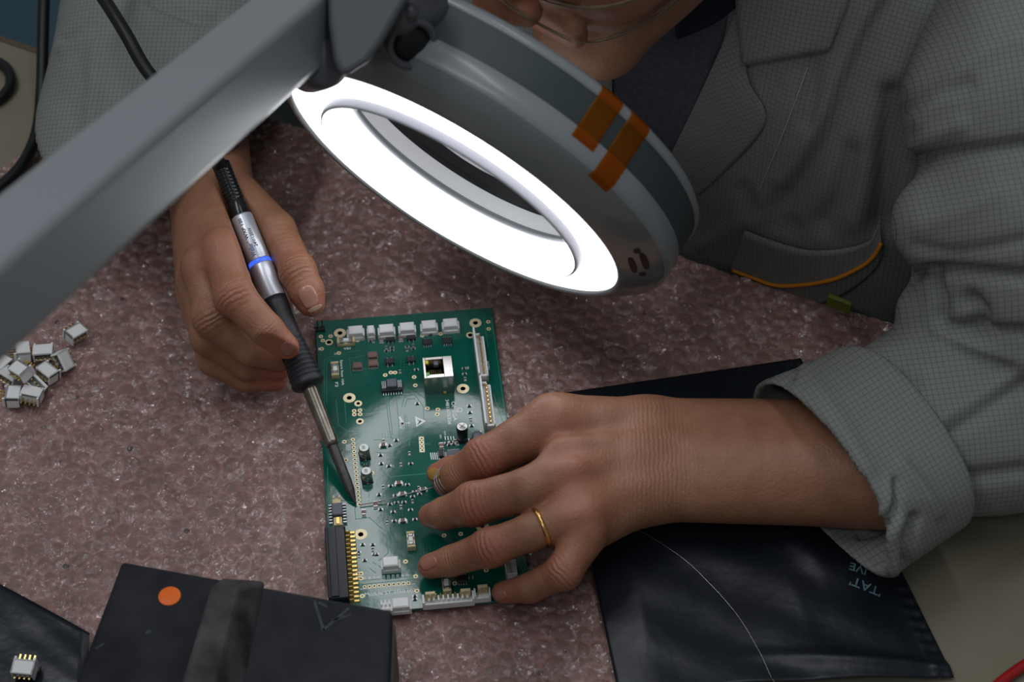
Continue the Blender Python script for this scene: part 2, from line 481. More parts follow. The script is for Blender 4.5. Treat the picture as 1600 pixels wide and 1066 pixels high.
# bubbles: hexagonal rows, each bubble with its own fill
pit = 0.0098; rowh = pit*0.866
wx = Sg+0.0017*wav(Sg, Tg, 190, 5, 1); wy = Tg+0.0017*wav(Sg, Tg, 190, 5, 2)
ca, sa = math.cos(0.62), math.sin(0.62)
ux, uy = wx*ca+wy*sa, -wx*sa+wy*ca
H = np.zeros_like(Sg); SEAM = np.full_like(Sg, 9.0)
ri = np.floor(uy/rowh)
for dr in (0, 1):
    rr = ri+dr; off = np.where(rr % 2 == 0, 0, pit/2)
    cc = np.round((ux-off)/pit); cx_, cy_ = cc*pit+off, rr*rowh
    hsh = np.abs(np.sin(cc*12.9898+rr*78.233)*43758.5453) % 1
    h2 = np.abs(np.sin(cc*39.3468+rr*11.135)*24634.6345) % 1
    d = np.sqrt((ux-cx_)**2+(uy-cy_)**2)/0.0048
    fill = 0.25+0.75*hsh
    dome = np.clip(1-d**(4+5*h2), 0, 1)**0.8*0.0017*fill
    SEAM = np.minimum(SEAM, d)
    tilt = 1+0.25*((ux-cx_)*np.cos(h2*6.28)+(uy-cy_)*np.sin(h2*6.28))/0.0045
    H = np.maximum(H, dome*tilt)
ridge = 1-np.abs(wav(Sg, Tg, 900, 5, 3))
ridge2 = 1-np.abs(wav(Sg, Tg, 1500, 6, 8))*1.3
H += 0.00022*wav(Sg, Tg, 300, 7, 4)+0.00030*np.clip(ridge, 0, 1)**2*(0.5+H/0.002)+0.00022*np.clip(ridge2, 0, 1)**2
for cx0, cy0, an0, ln0 in ((.16, -.20, .75, .09), (.10, -.26, .80, .07), (.30, -.33, .7, .08), (.22, -.36, .9, .06), (.38, -.30, .75, .05), (.06, -.15, .7, .06)):     # long creases
    a_, b_ = (Sg-cx0)*math.cos(an0)+(Tg-cy0)*math.sin(an0), -(Sg-cx0)*math.sin(an0)+(Tg-cy0)*math.cos(an0)
    b_ = b_+.0012*np.sin(a_*180)
    H += .0007*np.exp(-(b_/.0008)**2)*np.exp(-(a_/ln0)**4)
H = np.clip(H, 0, 0.0040)
Z = 0.0012+H+np.clip((Tg+0.035)/0.05, 0, 1)**2*0.006*(1+0.6*np.sin(Sg*22))
X = EA.x+E1.x*Sg+E2.x*Tg; Y = EA.y+E1.y*Sg+E2.y*Tg
# pressed flat under the board, the block and the bag
vid = np.arange(Sg.size).reshape(Sg.shape)
q = np.stack([vid[:-1, :-1], vid[1:, :-1], vid[1:, 1:], vid[:-1, 1:]], -1)
ok = keep[:-1, :-1] & keep[1:, :-1] & keep[1:, 1:] & keep[:-1, 1:]
q = q[ok]
vv = np.stack([X.ravel(), Y.ravel(), Z.ravel()], 1)
def press(mask_poly, ztop):
    mk = inside(vv[:, 0], vv[:, 1], mask_poly); vv[mk, 2] = np.minimum(vv[mk, 2], ztop)
SEAMC = np.clip((SEAM.ravel()-.72)/.35, 0, 1)
WRAP = (vv, q)
# ================================================================== circuit board
YAW = 0.1073588
BZ = 0.0046                                     # underside of the board on the bubbles
BT = 0.0016
ZT = BZ+BT
BW, BL = 0.100, 0.200
board = empty('circuit_board', (0, 0, BZ), YAW, 'green printed circuit board under the right hand and the soldering iron tip', 'circuit board')
BM = Matrix.Rotation(YAW, 3, 'Z')
def bl(px, py, z=0.0):
    p = at(px, py, ZT+z); q = BM.inverted() @ V((p.x, p.y, 0)); return q.x, q.y
def z1(zx, zy): return 480+zx/4.1, 480+zy/4.1
def z2(zx, zy): return 480+zx/4.1, 720+zy/4.1
def b1(zx, zy, z=0.0): return bl(*z1(zx, zy), z)
def b2(zx, zy, z=0.0): return bl(*z2(zx, zy), z)

m = mat('solder_mask', (0.003, 0.085, 0.062), 0.12, spec=1.0, bump=(75, .22, .0006))
b = m.node_tree.nodes['Principled BSDF']; tc = N(m, 'ShaderNodeTexCoord')
n1 = N(m, 'ShaderNodeTexNoise', Scale=35.0, Detail=5.0); L(m, tc.outputs['Object'], n1.inputs['Vector'])
cr = N(m, 'ShaderNodeValToRGB'); e = cr.color_ramp.elements
e[0].position = .4; e[0].color = (0.002, 0.082, 0.058, 1); e[1].position = .62; e[1].color = (0.004, 0.105, 0.075, 1)
L(m, n1.outputs['Fac'], cr.inputs['Fac']); L(m, cr.outputs['Color'], b.inputs['Base Color'])
M['solder_mask'] = m
mb = MB(); mb.box((0, 0, BT/2), (BW, BL, BT), ch=0.0002)
mb.build('substrate', M['solder_mask'], board)

def strip(mb, pts, wd, z, mi=0):
    pts = [V((x, y, 0)) for x, y in pts]
    for a, c in zip(pts[:-1], pts[1:]):
        d = (c-a).normalized(); n = V((-d.y, d.x, 0))*wd/2; a2, c2 = a-d*wd*.4, c+d*wd*.4
        vs = [a2-n, c2-n, c2+n, a2+n]
        mb.add([v_+V((0, 0, z)) for v_ in vs]+[v_+V((0, 0, z+0.00005)) for v_ in vs],
               [(4, 5, 6, 7), (0, 1, 5, 4), (1, 2, 6, 5), (2, 3, 7, 6), (3, 0, 4, 7)], mi)
# copper tracks that show through the mask
tr = MB()
for pts in ([(185, 600), (200, 755), (275, 808), (330, 800)], [(110, 640), (110, 340), (150, 318), (230, 315), (255, 290), (350, 275)],
            [(125, 620), (125, 350), (160, 330)], [(500, 560), (535, 835), (570, 850)], [(515, 560), (548, 820)], [(570, 560), (592, 820)],
            [(605, 640), (625, 570), (690, 560)], [(625, 640), (640, 590), (690, 585)], [(622, 690), (640, 840)], [(634, 690), (650, 830)],
            [(655, 890), (655, 850), (750, 790), (745, 640), (690, 560)], [(640, 840), (735, 760)], [(640, 525), (720, 560), (760, 590)], [(265, 385), (440, 400)],
            [(240, 600), (250, 740)], [(430, 850), (480, 850)], [(330, 640), (375, 660)], [(280, 420), (270, 330), (370, 310)],
            [(440, 930), (510, 935)], [(755, 877), (785, 877)], [(800, 1066), (880, 985)], [(1195, 560), (1255, 740)], [(1180, 70), (1275, 730)], [(1130, 70), (1160, 260)]):
    strip(tr, [b1(*p) for p in pts], 0.00035, BT)
for pts in ([(480, 60), (520, 105), (770, 82), (790, 85)], [(345, 180), (345, 290)], [(305, 300), (310, 375), (400, 365), (470, 430), (540, 470), (555, 600), (620, 640), (640, 700)],
            [(130, 40), (135, 250)], [(150, 240), (300, 270)], [(330, 795), (690, 760)], [(330, 825), (330, 770), (700, 740)], [(340, 870), (690, 820)],
            [(400, 690), (440, 720)], [(420, 650), (480, 690)], [(510, 480), (520, 590), (460, 640)], [(1350, 640), (1395, 740)], [(1365, 630), (1410, 735)], [(1380, 620), (1425, 730)]):
    strip(tr, [b2(*p) for p in pts], 0.0004, BT)
tr.build('copper_track', M['trace_green'], board)['kind'] = 'stuff'
# tiny via dots in fields
vd = MB(); rr = random.Random(3)
def dots(cs, nx, ny, conv):
    (x0, y0), (x1, y1) = cs
    for i in range(nx):
        for j in range(ny):
            if rr.random() < .12: continue
            u, v_ = conv(x0+(x1-x0)*i/max(nx-1, 1), y0+(y1-y0)*j/max(ny-1, 1))
            vd.box((u, v_, BT+0.00006), (0.00038, 0.00038, 0.00012), ch=0.00002)
dots(((470, 210), (610, 350)), 9, 9, b2); dots(((395, 200), (400, 280)), 1, 8, b2); dots(((725, 540), (785, 600)), 4, 6, b2)
dots(((245, 870), (285, 930)), 4, 6, b1); dots(((98, 350), (98, 620)), 1, 26, b1); dots(((1225, 580), (1265, 690)), 4, 14, b1); dots(((600, 350), (680, 420)), 5, 5, b1)
dots(((460, 800), (540, 830)), 5, 3, b1)
vd.build('via_dot', mat('via_green', (0.10, 0.20, 0.12), .4), board)['kind'] = 'stuff'

# ---- plated rings
RING = {}
def ring(c, ro, ri_, name='plated_hole'):
    key = (round(ro, 5), round(ri_, 5))
    if key not in RING:
        mb = MB(); mb.ring((0, 0, 0), ro, ri_, 0.00012, 24, 0)
        mb.lathe([(ri_, 0.00004)], 20, cap=True, mi=1, smooth=False)
        mb.f[-1] = mb.f[-1][::-1]
        RING[key] = mb.mesh(name)
        RING[key].materials.append(M['pad_gold']); RING[key].materials.append(M['hole_dark'])
    o = bpy.data.objects.new(name, RING[key]); COL.objects.link(o); o.parent = board; o.location = (c[0], c[1], BT)
    return o
for c in (b1(210, 167), b1(270, 582), b1(998, 523), b1(1078, 102), b2(343, 473), b2(1120, 418)): ring(c, 0.0034, 0.0014)
for c in (b1(327, 618), b1(338, 733)): ring(c, 0.0021, 0.001)
for c in (b1(140, 226), b1(1044, 180)): ring(c, 0.0022, 0.0013)
for c in ((88, 188), (100, 215), (150, 187), (93, 268), (203, 295), (322, 215), (737, 183), (855, 172), (500, 436), (536, 420), (563, 420), (685, 449), (693, 502),
          (301, 666), (338, 662), (302, 689), (339, 687), (770, 650), (837, 657), (833, 688), (238, 864), (248, 982), (1146, 505), (1160, 95), (1163, 140),
          (733, 843), (733, 868), (735, 892), (737, 917)): ring(b1(*c), 0.00125, 0.0005)
for c in ((630, 647), (695, 742), (703, 835), (1147, 703), (877, 480), (983, 470), (353, 868), (415, 80), (945, 787), (325, 725), (345, 725), (325, 755), (345, 755)): ring(b2(*c), 0.00125, 0.0005)
a, c = b1(293, 850), b2(333, 280)
for i in range(17):
    t = i/16; ring((a[0]+(c[0]-a[0])*t, a[1]+(c[1]-a[1])*t), 0.0011, 0.0005)
for i in range(10):
    t = i/9; p = b2(368+280*t, 810-25*t); ring(p, 0.0010, 0.0005)

# ---- silk screen
def text_mesh(body, size, ext=0.00003):
    cu = bpy.data.curves.new('lettering', 'FONT'); cu.body = body; cu.size = size; cu.extrude = ext; cu.offset = size*.012
    cu.align_x = 'CENTER'; cu.align_y = 'CENTER'; cu.resolution_u = 3
    o = bpy.data.objects.new('lettering', cu); COL.objects.link(o)
    dg = bpy.context.evaluated_depsgraph_get(); dg.update()
    me = bpy.data.meshes.new_from_object(o.evaluated_get(dg))
    bpy.data.objects.remove(o); return me
def silk(body, c, rot, length, cap, name='lettering', mt=None):
    """printed lettering fitted to a length and a letter height in mm"""
    me = text_mesh(body, .01); me.materials.clear()
    n = len(me.vertices); co = np.zeros(n*3); me.vertices.foreach_get('co', co); co = co.reshape(-1, 3)
    lo, hi = co.min(0), co.max(0); co[:, :2] -= ((lo+hi)/2)[:2]
    co[:, 0] *= length*.001/(hi[0]-lo[0]); co[:, 1] *= cap*.001/(hi[1]-lo[1])
    me.vertices.foreach_set('co', co.ravel()); me.update()
    o = link_mesh(name, me, mt or M['silk_white'], board)
    o.location = (c[0], c[1], BT+0.00005); o.rotation_euler = (0, 0, rot); return o
D = -math.pi/2
silk('OMEGA', b1(943, 667), D, 13.6, 2.3); silk('3481.670.E06', b1(905, 672), D, 17.6, 1.9); silk('\u03a9', b1(978, 660), D, 3.4, 2.9)
silk('Spare fuse 10A', b1(222, 420), D, 18.6, 1.7); silk('F2', b1(189, 497), D, 3.4, 1.6); silk('10A', b1(255, 266), math.pi, 3.8, 1.7)
silk('EC3V', b1(1157, 375), D, 6.2, 1.6); silk('SH 1 JP5', b1(1205, 695), D, 10, 1.6); silk('RoHS', b1(597, 757), D, 5.2, 1.4)
silk('Module ST 3460.602', b2(532, 845), 0.0, 25.5, 2.2)
for t_, p in (('C1', b1(80, 190)), ('R4', b1(75, 270)), ('C8', b1(180, 300)), ('CP1', b1(855, 830)), ('OUT_P', b1(882, 815)), ('D3', b1(1030, 390)), ('L2', b1(1066, 635)), ('L3', b1(1070, 680)), ('L4', b1(1075, 722)), ('C7', b1(550, 1020)), ('U1', b2(450, 670)), ('R9', b2(1060, 750))):
    silk(t_, p, D, .75*len(t_)+.2, .95)
mb = MB()          # warning triangle with its dark hand mark, tick mark, header outline
T = [b1(690, 700), b1(762, 730), b1(700, 768)]
mb.prism(T[::-1], BT, BT+0.00006); mb.build('warning_triangle', M['silk_white'], board)
mb = MB(); 
strip(mb, [b1(708, 722), b1(722, 735), b1(708, 752)], 0.0007, BT+0.00007); strip(mb, [b1(722, 726), b1(730, 734), b1(716, 744)], 0.0006, BT+0.00007)
mb.build('warning_symbol', M['solder_mask'], board)
mb = MB(); strip(mb, [b1(592, 706), b1(612, 745), b1(608, 752)], 0.0012, BT); strip(mb, [b1(608, 748), b1(648, 742)], 0.0012, BT); mb.build('tick_mark', M['silk_white'], board)
mb = MB(); strip(mb, [b1(716, 832), b1(745, 832), b1(752, 928), b1(722, 930), b1(716, 832)], 0.00035, BT)
strip(mb, [b2(330, 800), b2(335, 825), b2(690, 790)], 0.0003, BT)
for i in range(4): strip(mb, [b1(883+i*18, 830), b1(886+i*18, 850)], 0.0005, BT)
for i in range(5): strip(mb, [b1(790+i*13, 935), b1(796+i*13, 975)], 0.0005, BT)
for i in range(10): strip(mb, [b2(365+i*30, 770-2*i), b2(365+i*30, 745-2*i), b2(375+i*30, 745-2*i), b2(376+i*30, 770-2*i)], 0.0003, BT)
for i in range(6): strip(mb, [b1(250+i*5, 880), b1(250+i*5, 920)], 0.0002, BT)
mb.build('outline_print', M['silk_white'], board)['kind'] = 'stuff'

# ---- components
def comp(name, mb, mats, c, rot=0.0, label=None):
    o = mb.build(name, mats, board); o.location = (c[0], c[1], BT); o.rotation_euler = (0, 0, rot)
    if label: o['label'] = label
    return o
def same(o, c, rot=0.0):
    q = o.copy(); COL.objects.link(q); q.parent = board; q.location = (c[0], c[1], BT); q.rotation_euler = (0, 0, rot)
    for ch in list(o.children):
        g = ch.copy(); COL.objects.link(g); g.parent = q
    return q
# surface mount parts: body + two end caps
def smd(l, w_, h): 
    mb = MB(); mb.box((0, 0, h/2+.00005), (l*0.6, w_, h), 0)
    for s_ in (-1, 1): mb.box((s_*l*0.4, 0, h/2+.00005), (l*0.22, w_*1.04, h*1.03), 1)
    for s_ in (-1, 1): mb.box((s_*l*0.52, 0, 0.00008), (l*0.3, w_*1.2, 0.00016), 1)
    return mb
small = comp('resistor', smd(0.0020, 0.0012, 0.0007), [M['chip_black'], M['tin']], b1(705, 620))
for i, c in enumerate(((507, 262), (543, 262), (640, 258), (680, 250), (1005, 395), (1008, 430), (1012, 463), (1038, 635), (1042, 677), (1047, 720), (1053, 762), (570, 855), (490, 860), (528, 888), (470, 950), (655, 940),
          (475, 1005), (523, 1020), (600, 1012), (663, 1005), (700, 402), (595, 415), (893, 872), (922, 866), (950, 862), (910, 884), (938, 880), (965, 876), (507, 282), (543, 280), (640, 275), (680, 268), (405, 220), (425, 220), (1048, 850))): same(small, b1(*c), 0 if i % 3 else math.pi/2)
for i, c in enumerate(((487, 170), (535, 163), (642, 155), (688, 200), (715, 178), (675, 232), (572, 270), (620, 268), (675, 263), (470, 315), (460, 220), (565, 225), (600, 300), (550, 330), (662, 317), (690, 378),
          (512, 402), (557, 388), (355, 540), (420, 540), (420, 570), (430, 600), (444, 602), (330, 590), (330, 610), (368, 640), (1048, 750), (530, 280), (465, 268), (720, 215), (690, 870), (690, 890))): same(small, b2(*c), 0 if i % 4 else math.pi/2)
big = comp('capacitor', smd(0.0034, 0.0022, 0.0014), [M['ceramic_brown'], M['tin']], b1(475, 213), math.pi/2)
for c, r_ in ((b1(600, 205), 1), (b1(790, 175), 0), (b1(918, 160), 0), (b1(488, 890), 0), (b1(860, 893), 1), (b2(587, 150), 0), (b2(610, 218), 0), (b2(742, 190), 0), (b2(438, 287), 1), (b2(613, 390), 0), (b2(363, 338), 1)):
    same(big, c, r_*math.pi/2)
mb = MB(); mb.box((0, 0, .0011), (0.0026, 0.0048, 0.0016)); 
for s_ in (-1, 0, 1): mb.box((0, s_*0.0014, 0.0004), (0.0034, 0.0009, 0.0008), 1)
rn = comp('resistor', mb, [M['chip_black'], M['tin']], b1(858, 945))
# brown blocks
mb = MB(); mb.box((0, 0, 0.0016), (0.0052, 0.0042, 0.0024), 0, ch=.0004); mb.box((0, 0, 0.0004), (0.0056, 0.0046, 0.0008), 1)
bc = comp('ceramic_capacitor', mb, [M['ceramic_brown'], M['tin']], b1(322, 390)); same(bc, b1(420, 322)); same(bc, b1(425, 376))
# eight lead chips
def soic(w_, l, h, n, pitch, lead=0.0011):
    mb = MB(); mb.box((0, 0, h/2+0.0001), (l, w_, h), 0, ch=0.0004)
    for s_ in (-1, 1):
        for i in range(n):
            x = (i-(n-1)/2)*pitch
            mb.box((x, s_*(w_/2+lead*.35), h*0.35), (0.00042, lead*.8, 0.0003), 1); mb.box((x, s_*(w_/2+lead*.85), 0.0002), (0.00042, lead*.7, 0.0003), 1)
    return mb
so = comp('chip', soic(0.0042, 0.0052, 0.0016, 4, 0.00127), [M['chip_black'], M['tin']], b1(768, 222, .001)); same(so, b1(897, 213, .001)); same(so, b2(992, 757, .001))
mb = soic(0.0036, 0.0048, 0.0019, 2, 0.0024, 0.0014)
oc = comp('power_transistor', mb, [M['chip_black'], M['tin']], b1(532, 203, .001)); same(oc, b1(665, 193, .001)); same(oc, b1(528, 348, .001)); same(oc, b1(665, 336, .001)); 
mb = soic(0.0030, 0.0026, 0.0016, 2, 0.0012); comp('diode', mb, [M['chip_black'], M['tin']], b2(375, 45, .0008))
# chip with many leads at both sides
mb = MB(); mb.box((0, 0.0008, 0.0032), (0.0055, 0.0056, 0.0024), 0, ch=.0004); mb.box((0, 0, 0.0012), (0.0115, 0.0062, 0.0020), 1, ch=.0003)
for i in range(8): mb.box((-0.0049+i*0.0014, -0.0040, 0.0005), (0.0005, 0.0022, 0.0006), 2)
for s_ in (-1, 1):
    for k in range(3): mb.box((s_*(0.0035+k*0.00085), 0.0006, 0.0026), (0.0003, 0.0052, 0.0012), 2)
comp('controller_chip', mb, [M['chip_grey'], M['chip_black'], M['tin']], b1(543, 515, .001))
# flat square chip near the finger
mb = MB(); mb.box((0, 0, .0009), (0.0072, 0.0072, .0013), 0, ch=.0003)
for i in range(12):
    o_ = -0.0030+i*0.00055
    for s_ in (-1, 1): mb.box((s_*0.0041, o_, .0003), (.0012, .00028, .0003), 1); mb.box((o_, s_*0.0041, .0003), (.00028, .0012, .0003), 1)
comp('processor_chip', mb, [M['chip_grey'], M['tin']], b1(940, 950, .001))
# left edge chip in a cream socket
mb = MB(); mb.box((0, -0.0003, 0.0028), (0.0056, 0.0078, 0.0030), 0, ch=.0004)
mb.box((0, 0.0058, 0.0014), (0.0044, 0.0040, 0.0022), 2); mb.box((0, -0.0070, 0.0014), (0.0044, 0.0052, 0.0022), 2)
mb.box((-0.0015, 0.0083, 0.0018), (0.0008, 0.0022, 0.003), 2); mb.box((0.0015, 0.0083, 0.0018), (0.0008, 0.0022, 0.003), 2)
mb.box((0, -0.0070, 0.0027), (0.0018, 0.0042, 0.0006), 3)
for i in range(7):
    for s_ in (-1, 1): mb.box((s_*0.0036, -0.0072+i*0.0019, 0.0009), (0.0019, 0.0008, 0.0014), 1)
comp('socketed_chip', mb, [M['chip_grey'], M['tin'], M['cream_nylon'], M['gold']], b2(193, 320, .002))
# fuses
mb = MB(); mb.box((0, 0, .0010), (.0100, .0042, .0020), 0, ch=.0003)
for s_ in (-1, 1):
    mb.box((s_*.0043, 0, .0027), (.0014, .0042, .0016), 0, ch=.0003); mb.box((s_*.0026, 0, .0027), (.0018, .0026, .0018), 1, ch=.0004)
    for t_ in (-1, 1): mb.box((s_*.0022, t_*.0016, .0026), (.0022, .0005, .0016), 1)
mb.box((0, 0, .0027), (.0034, .0024, .0018), 2, ch=.0004)
fu = comp('fuse', mb, [M['cream_nylon'], M['steel'], M['silk_white']], b1(248, 222, .0015), 0, 'cream fuse in a clip holder')
for c in (b1(178, 405, .0015), b2(665, 515, .0015), b2(893, 795, .0015)): same(fu, c, math.pi/2)
# white wire sockets (shrouded headers)
def header(n, l, w_, h, col=0):
    """open topped shroud with n pins"""
    mb = MB(); t_ = 0.0007
    mb.box((0, 0, .0008), (l, w_, .0016), 0, ch=.0002)
    mb.box((0, w_/2-t_/2, h/2), (l, t_, h), 0, ch=.0002); mb.box((0, -w_/2+t_/2, h*.42), (l, t_, h*.84), 0, ch=.0002)
    for s_ in (-1, 1): mb.box((s_*(l/2-t_/2), 0, h/2), (t_, w_, h), 0, ch=.0002)
    for i in range(n): mb.box(((i-(n-1)/2)*(l-.003)/max(n-1, 1), 0.0002, h*.5), (.0006, .0006, h*.9), 1)
    return mb
def side_header(n, l, d, h):
    """block seen from its closed back: flanges left and right, pins at the rear"""
    mb = MB(); mb.box((0, 0, h*.52), (l*0.82, d, h*.96), 0, ch=.0006)
    for s_ in (-1, 1): mb.box((s_*l*.45, -d*.12, h*.36), (l*.1, d*.9, h*.72), 0, ch=.0003)
    mb.box((0, -d*.48, h*.2), (l, d*.2, h*.4), 0, ch=.0003)
    for i in range(n): mb.box(((i-(n-1)/2)*l*.75/max(n-1, 1), d*.55, h*.35), (.0006, .0022, .0006), 1)
    return mb
sh = comp('wire_socket', side_header(3, .0098, .0060, .0062), [M['white_nylon'], M['gold']], b1(310, 165, .003))
for c in ((508, 155), (640, 143), (780, 130), (918, 118)): same(sh, b1(*c, .003))
comp('wire_socket', side_header(2, .0046, .0058, .0056), [M['white_nylon'], M['gold']], b1(408, 158, .003))
same(sh, b2(535, 665, .003))
for (a, c, n) in (((1098, 205), (1128, 480), 9), ((1140, 515), (1172, 800), 10)):
    p0, p1 = V((*b1(*a), 0)), V((*b1(*c), 0)); ln = (p1-p0).length
    mb = MB(); hh = .0052; wd = .0058
    mb.box((0, 0, .0012), (wd, ln, .0024), 0, ch=.0003)
    mb.box((-wd/2+.0006, 0.0012, .0040), (.0012, ln+.0024, .0080), 0, ch=.0003)
    mb.box((wd/2-.0005, -.0014, hh/2), (.0010, ln-.0028, hh), 0, ch=.0003)
    mb.box((0, -ln/2+.0007, hh/2), (wd, .0014, hh), 0, ch=.0003); mb.box((-.001, ln/2-.0007, hh/2), (wd-.002, .0014, hh), 0, ch=.0003)
    for i in range(n): mb.box((.0005, (i-(n-1)/2)*(ln-.005)/(n-1), .0040), (.0008, .0011, .0045), 1)
    mb.box((.0005, 0, .0025), (.0007, ln-.005, .0014), 1)
    comp('long_wire_socket', mb, [M['white_nylon'], M['gold']], ((p0.x+p1.x)/2, (p0.y+p1.y)/2))
mb = header(3, .009, .0058, .0056); comp('wire_socket', mb, [M['white_nylon'], M['gold']], b2(1305, 705, .002), math.pi/2)
lo = MB(); lo.box((0, 0, .0010), (.0255, .0052, .0020), 0, ch=.0003); lo.box((0, -.0022, .0024), (.0255, .0010, .0040), 0, ch=.0003)
for s_ in (-1, 1): lo.box((s_*.0124, 0, .0030), (.0010, .0052, .0060), 0)
for i in range(9): lo.box(((i-4)*.0024, .0010, .0030), (.0010, .0030, .0034), 0); lo.box(((i-4)*.0024+.0012, .0028, .0032), (.0005, .0005, .0046), 1)
for s_ in (-1, 1): lo.box((s_*.0088, .0022, .0042), (.0050, .0016, .0070), 2); lo.box((s_*.0088, .0012, .0050), (.0006, .0006, .0044), 1)
comp('long_wire_socket', lo, [M['white_nylon'], M['gold'], M['cream_nylon']], b2(905, 905, .0015))
def cream_header():
    lo = MB(); lo.box((0, 0, .0010), (.0082, .0052, .0020), 0, ch=.0003); lo.box((0, -.0022, .0022), (.0082, .0010, .0036), 0, ch=.0003)
    for s_ in (-1, 1): lo.box((s_*.0037, 0, .0028), (.0008, .0052, .0056), 0)
    lo.box((0.0004, .0022, .0042), (.0050, .0016, .0070), 2)
    for i in range(3): lo.box(((i-1)*.002, .0010, .0045), (.0005, .0005, .0044), 1)
    return lo
comp('wire_socket', cream_header(), [M['white_nylon'], M['gold'], M['cream_nylon']], b2(1122, 870, .0015))
lo = side_header(4, .0105, .0060, .0060); lo.box((-.0075, 0, .002), (.005, .005, .004), 0)
for i in range(3): lo.box((-.0095+i*.002, .001, .0045), (.0008, .003, .002), 0)
comp('wire_socket', lo, [M['white_nylon'], M['gold']], b2(600, 935, .002))
# pin header top left
mb = MB(); mb.box((0, 0, .0013), (.0052, .0026, .0026), 0, ch=.0005)
for s_ in (-1, 1): mb.box((s_*.00127, 0, .0052), (.00062, .00062, .0068), 0)
comp('pin_header', mb, [M['chip_black']], b1(85, 150, 0))
# network socket
net = empty('network_socket'); net.parent = board
p = b1(842, 490); net.location = (p[0], p[1]+.0, BT); HZ = .0138; WX, WY = .0160, .0150
def nb(name, mb, mats): return mb.build(name, mats, net)
mb = MB(); t_ = .0005
cx0, cx1, cy0, cy1 = -.0066, .0030, -.0050, .0056      # opening in the top
mb.box(((-WX/2+cx0)/2, 0, HZ-.0004), (cx0+WX/2, WY, .0008), ch=.0002); mb.box(((WX/2+cx1)/2, 0, HZ-.0004), (WX/2-cx1, WY, .0008), ch=.0002)
mb.box(((cx0+cx1)/2, (-WY/2+cy0)/2, HZ-.0004), (cx1-cx0, cy0+WY/2, .0008), ch=.0002); mb.box(((cx0+cx1)/2, (WY/2+cy1)/2, HZ-.0004), (cx1-cx0, WY/2-cy1, .0008), ch=.0002)
for s_ in (-1, 1):
    mb.box((s_*(WX/2-t_/2), 0, HZ/2-.0004), (t_, WY, HZ-.0008), ch=.0001); mb.box((0, s_*(WY/2-t_/2), HZ/2-.0004), (WX, t_, HZ-.0008), ch=.0001)
nb('metal_shell', mb, M['shell_steel'])
mb = MB(); mb.box(((cx0+cx1)/2, (cy0+cy1)/2, .002), (cx1-cx0, cy1-cy0, .004), ch=.0001)
for i in range(8): mb.box((cx0+.0012+i*.001, cy1-.0030, .006), (.0004, .0045, .0004), 1)
mb.box((cx0+.0058, cy1-.0015, HZ-.0022), (.0026, .003, .0020), 2)
nb('socket_cavity', mb, [M['chip_black'], M['gold'], M['chip_grey']])
M['led_amber'] = mat('led_amber', (0.55, 0.52, 0.03), 0.3); M['led_green'] = mat('led_green', (0.10, 0.40, 0.05), 0.3)
for yy, mt in ((cy1-.0016, 'led_amber'), (cy0+.0004, 'led_green')):
    mb = MB(); mb.box((cx0+.0008, yy, HZ-.0004), (.0018, .0024, .0013), ch=.0002); nb('indicator_light', mb, M[mt])
mb = MB(); mb.box((.0028, -WY/2-.0003, .0006), (.0014, .0008, .0012)); nb('ground_tab', mb, M['gold'])
# round capacitors
mb = MB(); mb.lathe([(.0029, 0), (.0031, .0004), (.0031, .0014), (.0029, .0018), (.0031, .0023), (.0031, .0108), (.0028, .0114)], 28, cap=False)
mb.lathe([(.0028, .0114), (.0024, .01155), (0.0, .01155)], 28, mi=1, cap=False)
for a_ in (0.8, 2.37): mb.box((0, 0, .01160), (.0042, .0003, .0001), 2, M=Matrix.Rotation(a_, 3, 'Z'))
M['black_sleeve'] = mat('black_sleeve', (0.008, 0.009, 0.011), 0.22)
comp('round_capacitor', mb, [M['black_sleeve'], M['steel'], M['chip_grey']], b1(995, 850))
mb = MB(); mb.lathe([(.0028, 0), (.0030, .0006), (.0030, .0036), (.0027, .0042), (0, .0042)], 24, cap=False); mb.box((.002, .002, .0043), (.0008, .0008, .0003), 1)
comp('inductor', mb, [M['chip_grey'], M['steel']], b1(1090, 850))
mb = MB(); mb.box((0, 0, .0006), (.0060, .0060, .0012), 0, ch=.0006)
mb.lathe([(.0026, .0012), (.00285, .0018), (.00285, .0028), (.0026, .0031), (.00285, .0034), (.00285, .0068), (.0025, .0073)], 26, mi=1, cap=False)
mb.lathe([(.0025, .0073), (.0022, .0074), (0, .0074)], 26, mi=2, cap=False)
mb.box((0, .0032, .0004), (.001, .001, .0008), 1); mb.box((0, -.0032, .0004), (.001, .001, .0008), 1)
for i, y in enumerate((-.0008, .0000, .0008)): mb.box((-.0002, y, .0075), (.0016, .0003, .0001), 3)
ec = comp('can_capacitor', mb, [M['chip_black'], M['steel'], M['silk_white'], M['chip_grey']], b1(368, 955), .1); same(ec, b2(383, 120), .1)
